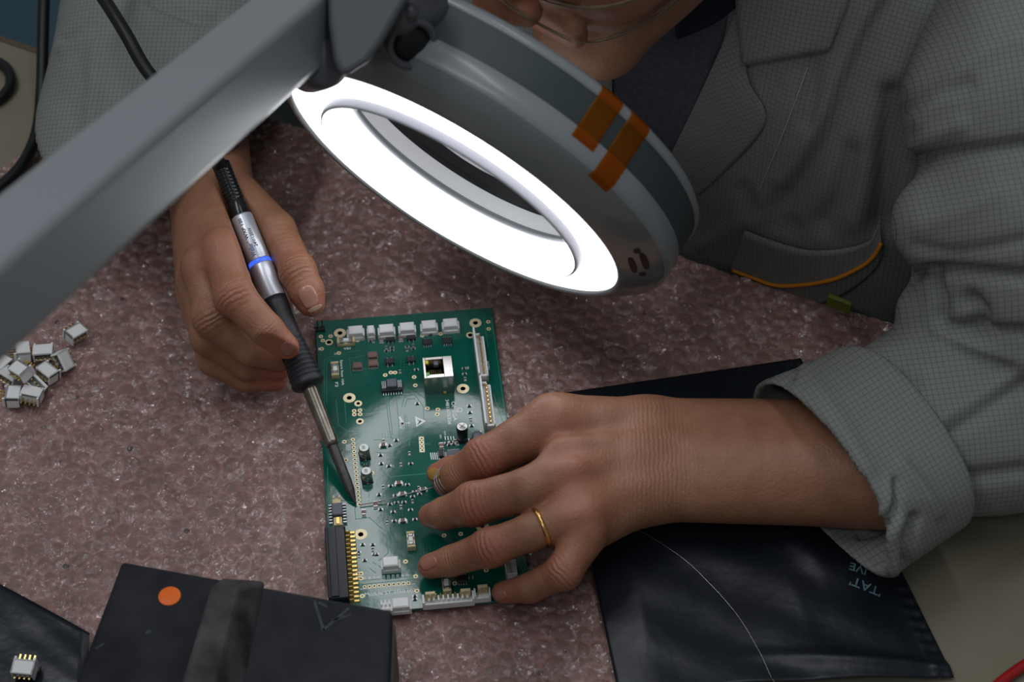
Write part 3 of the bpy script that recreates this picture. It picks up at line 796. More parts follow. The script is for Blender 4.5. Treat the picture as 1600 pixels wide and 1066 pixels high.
# black edge connector with gold contacts
cc = empty('edge_connector'); cc.parent = board
p0, p1 = V((*bl(526, 833), 0)), V((*bl(532, 945), 0)); ln = (p1-p0).length; mid = (p0+p1)/2; cc.location = (mid.x, mid.y, BT)
mb = MB(); mb.box((-.0006, 0, .0028), (.0105, ln, .0056), 0, ch=.0005); mb.box((-.0022, 0, .0059), (.0040, ln-.002, .0008), 0, ch=.0002); mb.box((-.0050, 0, .0062), (.0008, ln, .0014), 0); mb.box((.0042, ln/2-.0005, .003), (.0012, .002, .006), 0)
M['connector_black'] = mat('connector_black', (0.010, 0.010, 0.018), 0.3)
mb.build('shroud', M['connector_black'], cc)
npn = 17; pm = None
for i in range(npn):
    y = -ln/2+.001+i*(ln-.002)/(npn-1)
    if pm is None:
        mb = MB(); mb.box((.0056, 0, .0012), (.0026, .0010, .0022), 0, ch=.0004); mb.box((.0082, 0, .0004), (.0030, .0016, .0008), 0, ch=.0003)
        pm = mb.mesh('contact'); pm.materials.append(M['gold'])
    o = bpy.data.objects.new('contact', pm); COL.objects.link(o); o.parent = cc; o.location = (0, y, 0)
# bare via pairs beside it done; press the wrap
bw = [BM @ V((x, y, 0)) for x, y in ((-BW/2-.003, -BL/2-.003), (BW/2+.003, -BL/2-.003), (BW/2+.003, BL/2+.003), (-BW/2-.003, BL/2+.003))]
press([(p.x, p.y) for p in bw], BZ-0.0002)
# ================================================================== magnifier lamp
LC = P(707, 293, 0.98)
vw = (CAM-LC).normalized()
def img_dir(c, dx, dy):            # unit vector across the view at point c along a picture direction
    a = (RT*dx-UP*dy); a -= vw*a.dot(vw); return a.normalized()
mj = img_dir(LC, 0.846, 0.53); pr = vw.cross(mj).normalized()
if pr.dot(UP) < 0: pr = -pr
sn = 0.27
NL = (vw*sn-pr*math.sqrt(1-sn*sn)).normalized()
YL = NL.cross(mj).normalized()
LM = Matrix((mj, YL, NL)).transposed()           # head frame -> world
lamp = empty('magnifier_lamp', LC, 0, 'grey ring magnifier lamp on a square arm, lit white, with amber tape on its rim', 'lamp')
M['lamp_grey'] = mat('lamp_grey', (0.255, 0.275, 0.295), 0.32, coat=0.3, coat_rough=0.2)
M['lamp_cone'] = mat('lamp_cone', (0.17, 0.18, 0.185), 0.14, spec=0.8)
M['lamp_band'] = mat('lamp_band', (0.035, 0.05, 0.055), 0.55, var=(60, .5, (0.045, 0.062, 0.066)))
M['lamp_lip'] = mat('lamp_lip', (0.50, 0.50, 0.56), 0.4)
M['diffuser'] = mat('diffuser', (0.8, 0.8, 0.8), 0.4, emit=((0.95, 0.97, 1.0), DIFFUSER_EMISSION))
k = .001
def lath(prof, n=96, **kw):
    mb = MB(); mb.lathe([(r*k, h*k) for r, h in prof], n, M=LM, cap=False, **kw); return mb
def lamp_part(name, mb, mt): return mb.build(name, mt, lamp)
lamp_part('lower_housing', lath([(93.2, -3), (93.4, .6), (95.2, 1.0), (97.0, 0), (104, -4.5), (111, -10.0), (112.5, -12.4)]), M['lamp_cone'])
lamp_part('upper_housing', lath([(112.5, -12.4), (113.6, -14), (114, -24), (113.4, -24.4)]), M['lamp_grey'])
lamp_part('dark_band', lath([(113.2, -24), (113.4, -41.5)]), M['lamp_band'])
lamp_part('top_cover', lath([(113.4, -41), (114.2, -41.3), (114, -44.5), (111.5, -47.2), (106, -48.6), (80, -50.5), (72, -51), (70, -50)]), M['lamp_grey'])
lamp_part('diffuser_ring', lath([(93.2, -1.2), (90, .3), (74.2, 0.3)]), M['diffuser'])
lamp_part('lens_lip', lath([(74.4, -.2), (73.6, 3.8), (72.9, 4.8), (72.2, 5.0)]), M['lamp_lip'])
lamp_part('inner_diffuser', lath([(72.2, 5.0), (71.4, 4.6), (71.0, 3.0), (70.6, -15)]), M['diffuser'])
lamp_part('lens_seat', lath([(70.6, -15), (69.2, -15.4), (68.6, -16.4), (69.6, -17), (69.2, -18.2), (70.4, -18.8)]), M['lamp_grey'])
lamp_part('rear_tube', lath([(70, -50), (69.8, -27)]), M['black_plastic'])
M['lens_tube'] = mat('lens_tube', (.75, .75, .76), .5)
lamp_part('lens_tube', lath([(70.4, -18.8), (69.8, -27)]), M['lens_tube'])
m = bpy.data.materials.new('lens_glass'); m.use_nodes = True; nt = m.node_tree; nt.nodes.clear()
o_ = nt.nodes.new('ShaderNodeOutputMaterial'); mixs = nt.nodes.new('ShaderNodeMixShader'); tr_ = nt.nodes.new('ShaderNodeBsdfTransparent'); gl = nt.nodes.new('ShaderNodeBsdfGlossy'); fr = nt.nodes.new('ShaderNodeFresnel')
tr_.inputs[0].default_value = (.93, .95, .95, 1); gl.inputs['Roughness'].default_value = 0.02; fr.inputs['IOR'].default_value = 1.12
nt.links.new(fr.outputs[0], mixs.inputs[0]); nt.links.new(tr_.outputs[0], mixs.inputs[1]); nt.links.new(gl.outputs[0], mixs.inputs[2]); nt.links.new(mixs.outputs[0], o_.inputs[0])
M['lens_glass'] = m
lamp_part('magnifying_lens', lath([(0.001, -25.5), (35, -26.5), (69.7, -29.5), (69.7, -32), (35, -35.5), (0.001, -36.5)]), m)
def hp(r, phi, h): return LM @ V((r*k*math.cos(phi), r*k*math.sin(phi), h*k))
def find_phi(px, py, r, h):
    return min((i*2*math.pi/720 for i in range(720)), key=lambda a: (lambda q: (q[0]-px)**2+(q[1]-py)**2)(to_px(LC+hp(r, a, h))))
M['amber_tape'] = mat('amber_tape', (0.60, 0.27, 0.012), 0.22, coat=.5)
b = M['amber_tape'].node_tree.nodes['Principled BSDF']
tm = M['amber_tape']; tbs = N(tm, 'ShaderNodeBsdfTransparent'); tbs.inputs[0].default_value = (0.90, 0.48, 0.02, 1)
mxs = N(tm, 'ShaderNodeMixShader'); mxs.inputs[0].default_value = 0.13
L(tm, tbs.outputs[0], mxs.inputs[1]); L(tm, b.outputs[0], mxs.inputs[2]); L(tm, mxs.outputs[0], tm.node_tree.nodes['Material Output'].inputs[0])
for (px, py, hend, wid, sk) in ((917, 206, -17.0, 0.115, 0.02), (956, 247, -9.5, 0.115, 0.02)):
    ph = find_phi(px, py, 113.6, -33)
    prof = [(109, -48.2), (111.6, -47.5), (114.35, -44.6), (114.55, -41.2), (113.75, -40.5), (113.6, -33), (113.7, -24.6), (114.3, -24), (114.05, -19), (113.9, -14), (111.4, -9.8), (108.5, -7.6)]
    prof = [p_ for p_ in prof if p_[1] <= hend]
    vs = []; fs = []; nn = 9
    for i, (r, h) in enumerate(prof):
        for j in range(nn):
            vs.append(hp(r+.25, ph+wid*(j/(nn-1)-.5)+sk*(h+33)/20*.3, h))
    for i in range(len(prof)-1):
        for j in range(nn-1): fs.append((i*nn+j, i*nn+j+1, (i+1)*nn+j+1, (i+1)*nn+j))
    mb = MB(); mb.add(vs, fs, 0, True); o = lamp_part('tape', mb, M['amber_tape']); o['label'] = 'strip of amber tape over the rim'
    sm_ = o.modifiers.new('thick', 'SOLIDIFY'); sm_.thickness = .0001
ph = find_phi(985, 420, 105, -5)
M['vent_dark'] = mat('vent_dark', (0.006, 0.006, 0.008), 0.5)
for (r, h, da, dw) in ((101.5, -3.0, .01, .17), (106.5, -6.5, .03, .17), (104.5, -5.0, -.11, .05), (105.5, -5.8, .145, .04)):
    mb = MB(); nn = 9; vs = []; fs = []
    for j in range(nn):
        a_ = ph+da+dw*(j/(nn-1)-.5)
        wv = 1.7*math.sin(math.pi*(j+.6)/(nn+.2))**.4
        for dr in (-1, 1):
            vs.append(hp(r+dr*wv*.84+.25, a_, h-dr*wv*.55+.35))
    for j in range(nn-1): fs.append((2*j, 2*j+1, 2*j+3, 2*j+2))
    mb.add(vs, fs); o = lamp_part('vent_slot', mb, M['vent_dark']); sm_ = o.modifiers.new('thick', 'SOLIDIFY'); sm_.thickness = .0006
# arm: square tube
def inv_depth(x): return 1.515-0.000883*(x-121)
def mline(x): return P(x, 313-0.838*(x-121), 1/inv_depth(x))
A0, A1 = mline(-420), mline(528)
ax = (A1-A0).normalized(); vm = (CAM-(A0+A1)/2); vm = (vm-ax*vm.dot(ax)).normalized(); eu = ax.cross(vm).normalized()
if eu.dot(UP) < 0: eu = -eu
sd = .0315; d1 = eu*.62-vm*.78; d2 = -eu*.78-vm*.62
def bar(mb, a, b_, mi=0, shrink=0.0, rr_=.004):
    ring_ = []
    cs = [(0, 0), (1, 0), (1, 1), (0, 1)]
    for ci, (x, y) in enumerate(cs):
        for q_ in range(5):
            an = math.pi+ci*math.pi/2+q_*math.pi/8
            cx_ = rr_ if x == 0 else sd-rr_; cy_ = rr_ if y == 0 else sd-rr_
            ring_.append((cx_+rr_*math.cos(an), cy_+rr_*math.sin(an)))
    vs = []
    for p_ in (a, b_):
        for x, y in ring_: vs.append(p_+d1*x+d2*y-LC)
    n = len(ring_); fs = [(i, (i+1) % n, n+(i+1) % n, n+i) for i in range(n)]+[tuple(range(n-1, -1, -1)), tuple(range(n, 2*n))]
    mb.add(vs, fs, mi)
mb = MB(); bar(mb, A0, A1); o = lamp_part('arm', mb, M['lamp_grey'])
# joint between arm and head
JM = {}
def frame(z, x_hint):
    z = V(z).normalized(); x = V(x_hint); x = (x-z*x.dot(z)).normalized(); return Matrix((x, z.cross(x), z)).transposed()
M['joint_grey'] = mat('joint_grey', (0.085, 0.09, 0.10), 0.42)
mb = MB()
poly = [(512, -70), (655, -70), (640, -5), (622, 26), (596, 70), (576, 97), (548, 115), (532, 119), (522, 96), (514, 40)]
for dz in (0.845, 0.872):
    mb.v += [tuple(P(x, y, dz)-LC) for x, y in poly]
n = len(poly); mb.f = [tuple(range(n)), tuple(range(2*n-1, n-1, -1))]+[((i+1) % n, i, n+i, n+(i+1) % n) for i in range(n)]; mb.mi = [0]*len(mb.f); mb.sm = [False]*len(mb.f)
o = lamp_part('yoke', mb, M['joint_grey']); bv = o.modifiers.new('round', 'BEVEL'); bv.width = .003; bv.segments = 3
c = P(497, 100, .872)-LC; F_ = frame(vw+RT*.25, UP)
mb = MB(); mb.lathe([(0, .016), (.0085, .0155), (.0115, .013), (.0118, 0), (.0118, -.02)], 40, M=F_, c=c, cap=False); lamp_part('hinge', mb, M['joint_grey'])
c = P(632, 55, .885)-LC; F_ = frame(vw*.8+RT*.35-UP*.45, UP)
mb = MB(); mb.lathe([(.0085, .010), (.0100, .0120), (.0118, .0115), (.0125, .006), (.0125, -.018)], 40, M=F_, c=c, cap=False); lamp_part('tilt_joint', mb, M['joint_grey'])
mb = MB(); mb.lathe([(0, .0125), (.0050, .012), (.0086, .010), (.0090, -.01)], 32, M=F_, c=c, cap=False); lamp_part('tilt_knob', mb, M['black_plastic'])
mb = MB(); mb.lathe([(0, .0042), (.0026, .0035), (.0040, .001), (.0040, -.012)], 24, M=F_, c=P(640, 19, .868)-LC, cap=False); lamp_part('screw', mb, M['joint_grey'])
mb = MB(); p0 = P(600, 20, .87)-LC; p1 = hp(100, find_phi(690, 40, 100, -45), -44); mb.tube([p0, (p0+p1)/2, p1], .011, 20); lamp_part('neck', mb, M['joint_grey'])

# ================================================================== soldering iron
IA, IB = at(556, 788, ZT+.0012), at(347, 262, .088)
iax = (IB-IA).normalized(); ILEN = (IB-IA).length
def tpar(py):
    lo, hi = 0.0, 1.3
    for _ in range(50):
        md = (lo+hi)/2
        if to_px(IA+iax*(md*ILEN))[1] > py: lo = md
        else: hi = md
    return lo*ILEN
def rad(s_, rpx): return rpx*depth_of(IA+iax*s_)/FPX
iv = (CAM-(IA+IB)/2); iv = (iv-iax*iv.dot(iax)).normalized()
IM = Matrix((iv.cross(iax)*-1, iv, iax)).transposed()        # y towards the viewer's side, z along to the rear
if IM.determinant() < 0: IM = Matrix((iv.cross(iax), iv, iax)).transposed()
iron = empty('soldering_iron', IA, 0, 'black and silver soldering iron with a blue ring held over the green board', 'soldering iron')
def ipart(name, prof, mt, n=40):
    mb = MB(); mb.lathe(prof, n, M=IM, cap=True); return mb.build(name, mt, iron)
def S(py, r): s_ = tpar(py); return (rad(s_, r), s_)
M['iron_tip'] = mat('iron_tip', (0.10, 0.095, 0.095), 0.42, 0.6, var=(300, .5, (.05, .045, .045)))
M['iron_barrel'] = mat('iron_barrel', (0.30, 0.275, 0.235), 0.3, 0.9, var=(160, .5, (.16, .13, .10)), bump=(700, .2, .0003))
M['blue_ring'] = mat('blue_ring', (0.02, 0.08, 0.7), 0.3, emit=((0.05, 0.14, 1.0), 0.9))
t0 = tpar(785)
ipart('tip', [(.0004, 0), S(784, 2.2), S(776, 4.6), S(766, 7.0), S(752, 8.0), S(700, 8.4), S(692, 8.4)], M['iron_tip'])
ipart('barrel', [S(697, 8.6), S(696, 10.6), S(690, 11.2), S(660, 11.6), S(612, 12.3), S(598, 12.6)], M['iron_barrel'])
prof = [S(606, 12.6), S(605, 22), S(602, 26), S(597, 26.6)]
for i in range(9):
    y = 593-i*7.2; rr_ = 26-i*0.75
    prof += [S(y, rr_-1.8), S(y-1.2, rr_-2.0), S(y-2.6, rr_), S(y-5.6, rr_-.2)]
prof += [S(526, 18.6), S(500, 18.6), S(478, 19.2), S(467, 19.4)]
ipart('grip', prof, M['black_rubber'], 48)
ipart('sleeve', [S(467, 18.6), S(466, 19.4), S(417, 18.6), S(415, 18.0)], M['brushed_silver'], 48)
ipart('light_ring', [S(415, 17.7), S(414.5, 18.1), S(409.5, 18.0), S(409, 17.6)], M['blue_ring'], 48)
ipart('sleeve', [S(409, 17.8), S(408, 18.4), S(341, 17.2), S(339, 16.4)], M['brushed_silver'], 48)
M['black_gloss'] = mat('black_gloss', (0.010, 0.011, 0.013), 0.22)
prof = [S(341, 15), S(338, 15.6), S(318, 14.6), S(316, 13.4)]
for i in range(11):
    y = 314-i*5.4; prof += [S(y, 12.6), S(y-1, 14.6), S(y-3.4, 14.4), S(y-4.4, 12.4)]
ipart('strain_relief', prof, M['black_gloss'], 36)
M['print_dark'] = mat('print_dark', (0.03, 0.035, 0.05), .5); M['print_blue'] = mat('print_blue', (0.06, 0.10, 0.42), .5)
# which sign turns letter tops to the left of the picture
sgn = 1 if (IM @ V((1, 0, 0))).x < 0 else -1
def wfit(body, py0, py1, off, cap, mt):
    """lettering along the barrel between two picture rows, cap height in mm"""
    me = text_mesh(body, .01, 0); me.materials.clear()
    xs = [v_.co.x for v_ in me.vertices]; ys = [v_.co.y for v_ in me.vertices]; s0_, s1_ = tpar(py0), tpar(py1)
    for v_ in me.vertices:
        ss = s0_+(v_.co.x-min(xs))/(max(xs)-min(xs))*(s1_-s0_); yy = ((v_.co.y-min(ys))/(max(ys)-min(ys))-.5)*cap*.001
        f_ = (ss-tpar(407))/(tpar(341)-tpar(407)); rr2 = rad(ss, 18.5-1.4*f_)+.00020
        a_ = sgn*(off*.001+yy)/rr2; v_.co = IM @ V((rr2*math.sin(a_), rr2*math.cos(a_), ss))
    return link_mesh('lettering', me, mt, iron)
wfit('Weller', 405, 385, 1.3, 2.6, M['print_blue']); wfit('\u00ae', 383.5, 381, 2.2, .8, M['print_dark']); wfit('WXP 120', 378, 346, 1.5, 2.0, M['print_dark'])
wfit('24V/120W', 392, 363, -1.6, 1.8, M['print_dark'])
# cable that leaves the iron
pts = catmull([IA+iax*tpar(262), at(318, 215, .118), at(280, 170, .138), at(228, 108, .150), at(196, 52, .160), at(160, -5, .165), at(120, -60, .165), at(95, -130, .175), at(90, -260, .21)], 8)
mb = MB(); mb.tube([p_-IA for p_ in pts], .0036, 14); mb.build('cable', M['black_plastic'], iron)

# ================================================================== foreground block, bags
blk = empty('tool_block', at(360, 1000, .004), 0, 'black scuffed tool block with a raised ridge and an orange dot', 'tool holder')
M['block_black'] = mat('block_black', (0.007, 0.009, 0.015), 0.66, spec=.22, var=(48, .45, (0.024, 0.026, 0.032)), bump=(160, .25, .001))
M['block_brown'] = mat('block_brown', (0.09, 0.075, 0.065), 0.6, var=(60, .5, (.05, .042, .04)))
M['block_ridge'] = mat('block_ridge', (0.012, 0.012, 0.015), 0.6, spec=.25, var=(60, .4, (.075, .075, .072)))
ZB = .056
def loft(mb, lo, zlo, hi, zhi, org, mi=0, bottom=True):
    n = len(lo); vs = [at(x, y, zlo[i] if isinstance(zlo, list) else zlo)-org for i, (x, y) in enumerate(lo)]+[at(x, y, zhi[i] if isinstance(zhi, list) else zhi)-org for i, (x, y) in enumerate(hi)]
    fs = [tuple(range(n, 2*n))]+[(i, (i+1) % n, n+(i+1) % n, n+i) for i in range(n)]
    if bottom: fs.append(tuple(range(n-1, -1, -1)))
    mb.add(vs, fs, mi)
top = [(190, 876), (613, 953), (600, 1300), (30, 1300)]
tw = [at(x, y, ZB) for x, y in top][::-1]
base_ = V((blk.location.x, blk.location.y, 0.004))
mb = MB(); vs = [V((p.x, p.y, .0056))-base_ for p in tw]+[p-base_ for p in tw]
mb.add(vs, [(4, 5, 6, 7), (3, 2, 1, 0)]+[(i, (i+1) % 4, 4+(i+1) % 4, 4+i) for i in range(4)])
o = mb.build('body', [M['block_black'], M['block_brown']], blk); bv = o.modifiers.new('round', 'BEVEL'); bv.width = .0022; bv.segments = 3
# side plate on the right
p, q_ = at(613, 953, ZB), at(600, 1300, ZB); dn = (q_-p).normalized(); nrm = V((dn.y, -dn.x, 0)); nrm = nrm if nrm.x > 0 else -nrm
mb = MB(); a4 = [p+dn*.004, q_, q_+nrm*.0012, p+dn*.004+nrm*.0012]
mb.add([V((a.x, a.y, .006))-base_ for a in a4]+[V((a.x, a.y, ZB-.006))-base_ for a in a4], [(0, 1, 2, 3), (4, 5, 6, 7), (0, 1, 5, 4), (1, 2, 6, 5), (2, 3, 7, 6), (3, 0, 4, 7)])
mb.build('side_plate', M['block_brown'], blk)
mb = MB(); loft(mb, [(417, 908), (345, 903), (235, 1260), (345, 1260)], ZB-.001, [(372, 919), (328, 919), (235, 1230), (296, 1230)], ZB+.016, base_)
o = mb.build('ridge', M['block_ridge'], blk); bv = o.modifiers.new('round', 'BEVEL'); bv.width = .0018; bv.segments = 2
c = at(265, 932, ZB)-base_; M['orange_dot'] = mat('orange_dot', (0.90, 0.15, 0.004), .5)
mb = MB(); mb.lathe([(.0052, -.001), (.0053, .0003), (.0050, .00045), (0, .00045)], 36, c=c, cap=False); o = mb.build('dot_sticker', M['orange_dot'], blk); o['label'] = 'orange round sticker'
bb = [V((p.x, p.y)) for p in tw]; press([(p.x, p.y) for p in tw], .0050)
# chalky scratches on the right half of its top
M['scratch'] = mat('scratch', (.040, .048, .060), .7, var=(220, .3, (.014, .016, .022)))
mb = MB()
for a, c in (((490, 938), (506, 985)), ((506, 985), (545, 950)), ((520, 970), (548, 960)), ((497, 942), (512, 948)), ((150, 1015), (162, 1005)), ((228, 990), (236, 985)), ((370, 985), (376, 975))):
    p0, p1 = at(*a, ZB+.0001)-base_, at(*c, ZB+.0001)-base_; d = (p1-p0).normalized(); nn = V((-d.y, d.x, 0))*.0009
    mb.add([p0-nn*.4, p1-nn, p1+nn*.6, p0+nn], [(0, 1, 2, 3)])
mb.build('scuff_mark', M['scratch'], blk)['kind'] = 'stuff'

M['black_film'] = mat('black_film', (0.007, 0.010, 0.015), 0.36, spec=.4, bump=(45, .22, .004))
def sheet(name, quad, fz, nx, ny, mt, label, cat, thick=.0005, seed=1):
    """soft sheet over a pixel quad (tl, tr, br, bl); fz(u, v) gives its height"""
    vs = np.zeros((nx*ny, 3)); org = at(*quad[0], 0)
    for i in range(nx):
        for j in range(ny):
            u, v_ = i/(nx-1), j/(ny-1)
            x = (quad[0][0]*(1-u)+quad[1][0]*u)*(1-v_)+(quad[3][0]*(1-u)+quad[2][0]*u)*v_
            y = (quad[0][1]*(1-u)+quad[1][1]*u)*(1-v_)+(quad[3][1]*(1-u)+quad[2][1]*u)*v_
            g = at(x, y, .003); vs[i*ny+j] = (g.x, g.y, fz(u, v_))
    id_ = np.arange(nx*ny).reshape(nx, ny)
    f_ = np.stack([id_[:-1, :-1], id_[:-1, 1:], id_[1:, 1:], id_[1:, :-1]], -1).reshape(-1, 4)
    me = np_mesh(name, vs, f_); o = link_mesh(name, me, mt)
    s_ = o.modifiers.new('thick', 'SOLIDIFY'); s_.thickness = thick; s_.offset = -1
    return tag(o, label, cat), vs, f_
def nz(u, v_, s_): return math.sin(u*9+s_)*math.sin(v_*7+s_*2)+.5*math.sin(u*17+v_*13+s_)+.3*math.sin(v_*31-u*19+s_*3)
def bagz(u, v_):
    e_ = min(u, 1-u, v_*1.2, 1)/.12; e_ = min(1, e_)
    base = .0062*(1-u)+.0018*u if u > .6 else .0062-.0026*max(0, (u-.2))/.4*.0+0
    base = .0064+(.0022-.0064)*max(0, min(1, (u-.62)/.3))*max(0, min(1, (v_-.25)/.3))
    z = base+e_*(.0030+.0011*nz(u, v_, 1.3))
    if u > .945: z += .0007*math.sin(v_*170)*math.sin((u-.945)/.055*math.pi)+.0006*(1 if .95 < u < .965 else 0)
    d = abs((v_-.93)-.1*(u-.6)); z += .0022*math.exp(-(d/.02)**2)*max(0, min(1, (u-.35)*3))
    d = math.hypot((u-.80)*1.4, v_-.50); z += .003*math.exp(-((d-.16)/.07)**2)*(1 if v_ > .45 else .3)
    return z
bag, bagv, bagf = sheet('antistatic_bag', [(867, 622), (1250, 566), (1491, 1058), (966, 1092)], bagz, 90, 110, M['black_film'], 'black antistatic bag lying under the bare forearm and rolled cuff', 'bag')
bagbvh = bvh_of(bagv, bagf)
press([(at(x, y).x, at(x, y).y) for x, y in ((1170, 620), (1520, 620), (1520, 1120), (1170, 1120))], .0014)
press([(at(x, y).x, at(x, y).y) for x, y in ((860, 616), (1256, 560), (1500, 1066), (960, 1100))], .0044)
def bag_text(body, px, py, size, rot):
    me = text_mesh(body, size, 0); me.materials.clear(); c_, s_ = math.cos(rot), math.sin(rot); g = at(px, py, .006)
    for v_ in me.vertices:
        x, y = g.x+v_.co.x*c_-v_.co.y*s_, g.y+v_.co.x*s_+v_.co.y*c_
        r_ = bagbvh.ray_cast(V((x, y, .5)), V((0, 0, -1)))[0]
        v_.co = V((x, y, (r_.z if r_ else .006)+.0002))
    M.setdefault('print_teal', mat('print_teal', (.11, .19, .22), .5))
    return link_mesh('lettering', me, M['print_teal'], bag)
bag_text('IVE', 1340, 894, .0068, math.pi-.28); bag_text("'TAT'", 1352, 919, .0074, math.pi-.36)
mat_o, _, _ = sheet('antistatic_bag', [(-330, 735), (0, 912), (140, 992), (70, 1180)], lambda u, v_: .0068+.0010*nz(u, v_, .4)*.5, 30, 30, M['black_film'], 'flat black bag at the lower left with one white connector on it', 'bag')
# close the lower left with a wider sheet shape
me = mat_o.data
quad = [(-330, 735), (140, 990), (128, 1200), (-330, 1200)]
for i in range(30):
    for j in range(30):
        u, v_ = i/29, j/29
        x = (quad[0][0]*(1-u)+quad[1][0]*u)*(1-v_)+(quad[3][0]*(1-u)+quad[2][0]*u)*v_
        y = (quad[0][1]*(1-u)+quad[1][1]*u)*(1-v_)+(quad[3][1]*(1-u)+quad[2][1]*u)*v_
        g = at(x, y, .006); me.vertices[i*30+j].co = (g.x, g.y, .0066+.0006*nz(u, v_, .4))
press([(at(x, y).x, at(x, y).y) for x, y in quad], .0048)

# ================================================================== loose white connectors
def make_connector():
    root = empty('wire_connector')
    mb = MB(); l, w_, h = .0108, .0066, .0076; t_ = .0008
    mb.box((0, w_/2-t_, 0), (l, t_*2, h), 0, ch=.0003)
    mb.box((0, -w_/2+t_/2, -.0006), (l*.9, t_, h-.0012), 0, ch=.0002)
    for s_ in (-1, 1): mb.box((s_*(l/2-t_/2), 0, 0), (t_, w_, h), 0, ch=.0002)
    mb.box((0, 0, -h/2+.0006), (l, w_, .0012), 0, ch=.0002)
    for i in range(5): mb.box(((i-2)*l*.22, -w_/2-.0001, -.0004), (l*.10, .0008, h*.72), 0, ch=.0001)
    for s_ in (-1, 1): mb.box((s_*l*.44, 0, -h/2-.0006), (.0010, w_*.9, .0016), 0, ch=.0002)
    mb.build('housing', M['white_nylon'], root)
    for i in range(4):
        mb = MB(); x = (i-1.5)*l*.22
        mb.box((x, -.0002, -.0012), (.0007, .0008, h+.0052), 0); mb.box((x, -w_/2+.0001, .0), (.0008, .0006, h*.7), 0)
        mb.build('pin', M['gold'], root)
    return root
con0 = make_connector()
spots = [   # px, py, z, rot (x, y, z) degrees, label
 (119, 522, .0072, (96, 8, 48), 'white connector lying apart at the top right of the loose pile'),
 (36, 550, .0085, (98, 10, 105), 'white connector at the upper left edge of the pile, pins to the left'),
 (68, 552, .0076, (84, 0, 6), 'white slotted connector standing at the top middle of the pile'),
 (98, 564, .0076, (60, 50, -55), 'white connector leaning on its side at the right edge of the pile'),
 (74, 583, .0072, (80, 6, -38), 'slotted connector with gold pins at the right middle of the pile'),
 (32, 580, .0165, (98, -8, -40), 'white connector lying on top of the pile'),
 (58, 601, .0078, (20, 30, -35), 'white connector tilted with pins down at the centre of the pile'),
 (14, 590, .0076, (70, 10, -30), 'white connector under the topmost one at the left of the pile'),
 (21, 619, .0074, (94, 4, 92), 'white connector at the lower left of the pile with its side up'),
 (50, 617, .0074, (97, -6, 170), 'white connector at the bottom right of the pile, pins forward'),
 (2, 570, .0074, (98, 5, 60), 'white connector cut by the left edge of the picture'),
 (38, 1046, .0110, (97, 0, -6), 'single white connector lying on the flat black bag')]
for i, (px, py, z, r_, lb) in enumerate(spots):
    o = con0 if i == 0 else copy_tree(con0)
    o.location = at(px, py, z+.0015); o.rotation_euler = tuple(math.radians(a) for a in r_)
    tag(o, lb, 'connector', 'loose white connectors')

# ================================================================== cables
def cable(pts, r, mt, label, name='cable', n=8):
    mb = MB(); c_ = catmull(pts, n); o0 = c_[0]; mb.tube([p_-o0 for p_ in c_], r, 12)
    o = mb.build(name, mt); o.location = o0; return tag(o, label, 'cable')
cable([at(10, -420, .24), at(50, -240, .18), at(72, -120, .10), at(70, -40, .06), at(67, 60, .035), at(65, 140, .020), at(58, 205, .0100), at(34, 258, .0092), at(-10, 300, .0092), at(-80, 350, .0092)], .0037, M['black_plastic'], 'long black cable hanging over the far left bench edge')
cable([at(-420, 110, .0040), at(-160, 60, .0040), at(-60, 70, .0040), at(-20, 90, .0040), at(8, 104, .0040), at(17, 128, .0040), at(4, 150, .0040), at(-30, 170, .0040), at(-160, 240, .0040), at(-420, 300, .0040)], .0034, M['black_plastic'], 'looped black cable end at the left edge on the bare bench')
M['red_sleeve'] = mat('red_sleeve', (0.36, 0.008, 0.008), .35)
cable([at(1420, 1330, .0035), at(1500, 1140, .0035), at(1540, 1090, .0035), at(1572, 1060, .0035), at(1620, 1030, .0035), at(1700, 1005, .0035), at(1900, 1000, .0035), at(2300, 1080, .0035)], .0028, M['red_sleeve'], 'red cable at the lower right corner of the bench')
# ================================================================== the woman
A_ = np.array
def sC_of(p): d = V((p[0]-EA.x, p[1]-EA.y, 0)); return d.dot(E1), d.dot(E2)
SCN = sC_of((0.128, 0.122))[0]
person = empty('person', tb(SCN, .12, -.25), 0, 'person in a grey checked work coat bent over the green board, soldering', 'person')
PO = np.array(person.location)

# ---- skin
m = mat('skin', (0.30, 0.15, 0.095), 0.42, sss=0.10, spec=.4)
b = m.node_tree.nodes['Principled BSDF']; tc = N(m, 'ShaderNodeTexCoord')
atn = N(m, 'ShaderNodeAttribute', attribute_name='flush')
n1 = N(m, 'ShaderNodeTexNoise', Scale=90.0, Detail=5.0); L(m, tc.outputs['Object'], n1.inputs['Vector'])
cr = N(m, 'ShaderNodeValToRGB'); e = cr.color_ramp.elements
e[0].position = .3; e[0].color = (0.285, 0.128, 0.072, 1); e[1].position = .75; e[1].color = (0.355, 0.170, 0.102, 1)
L(m, n1.outputs['Fac'], cr.inputs['Fac'])
mx = N(m, 'ShaderNodeMix', data_type='RGBA'); L(m, atn.outputs['Fac'], mx.inputs[0]); L(m, cr.outputs['Color'], mx.inputs[6]); mx.inputs[7].default_value = (0.42, 0.125, 0.085, 1)
L(m, mx.outputs[2], b.inputs['Base Color'])
n2 = N(m, 'ShaderNodeTexNoise', Scale=520.0, Detail=4.0, Distortion=.6); L(m, tc.outputs['Object'], n2.inputs['Vector'])
v2 = N(m, 'ShaderNodeTexVoronoi', Scale=900.0, feature='DISTANCE_TO_EDGE'); L(m, tc.outputs['Object'], v2.inputs['Vector'])
ma = N(m, 'ShaderNodeMath', operation='MULTIPLY_ADD'); ma.inputs[1].default_value = .35; L(m, v2.outputs['Distance'], ma.inputs[0]); L(m, n2.outputs['Fac'], ma.inputs[2])
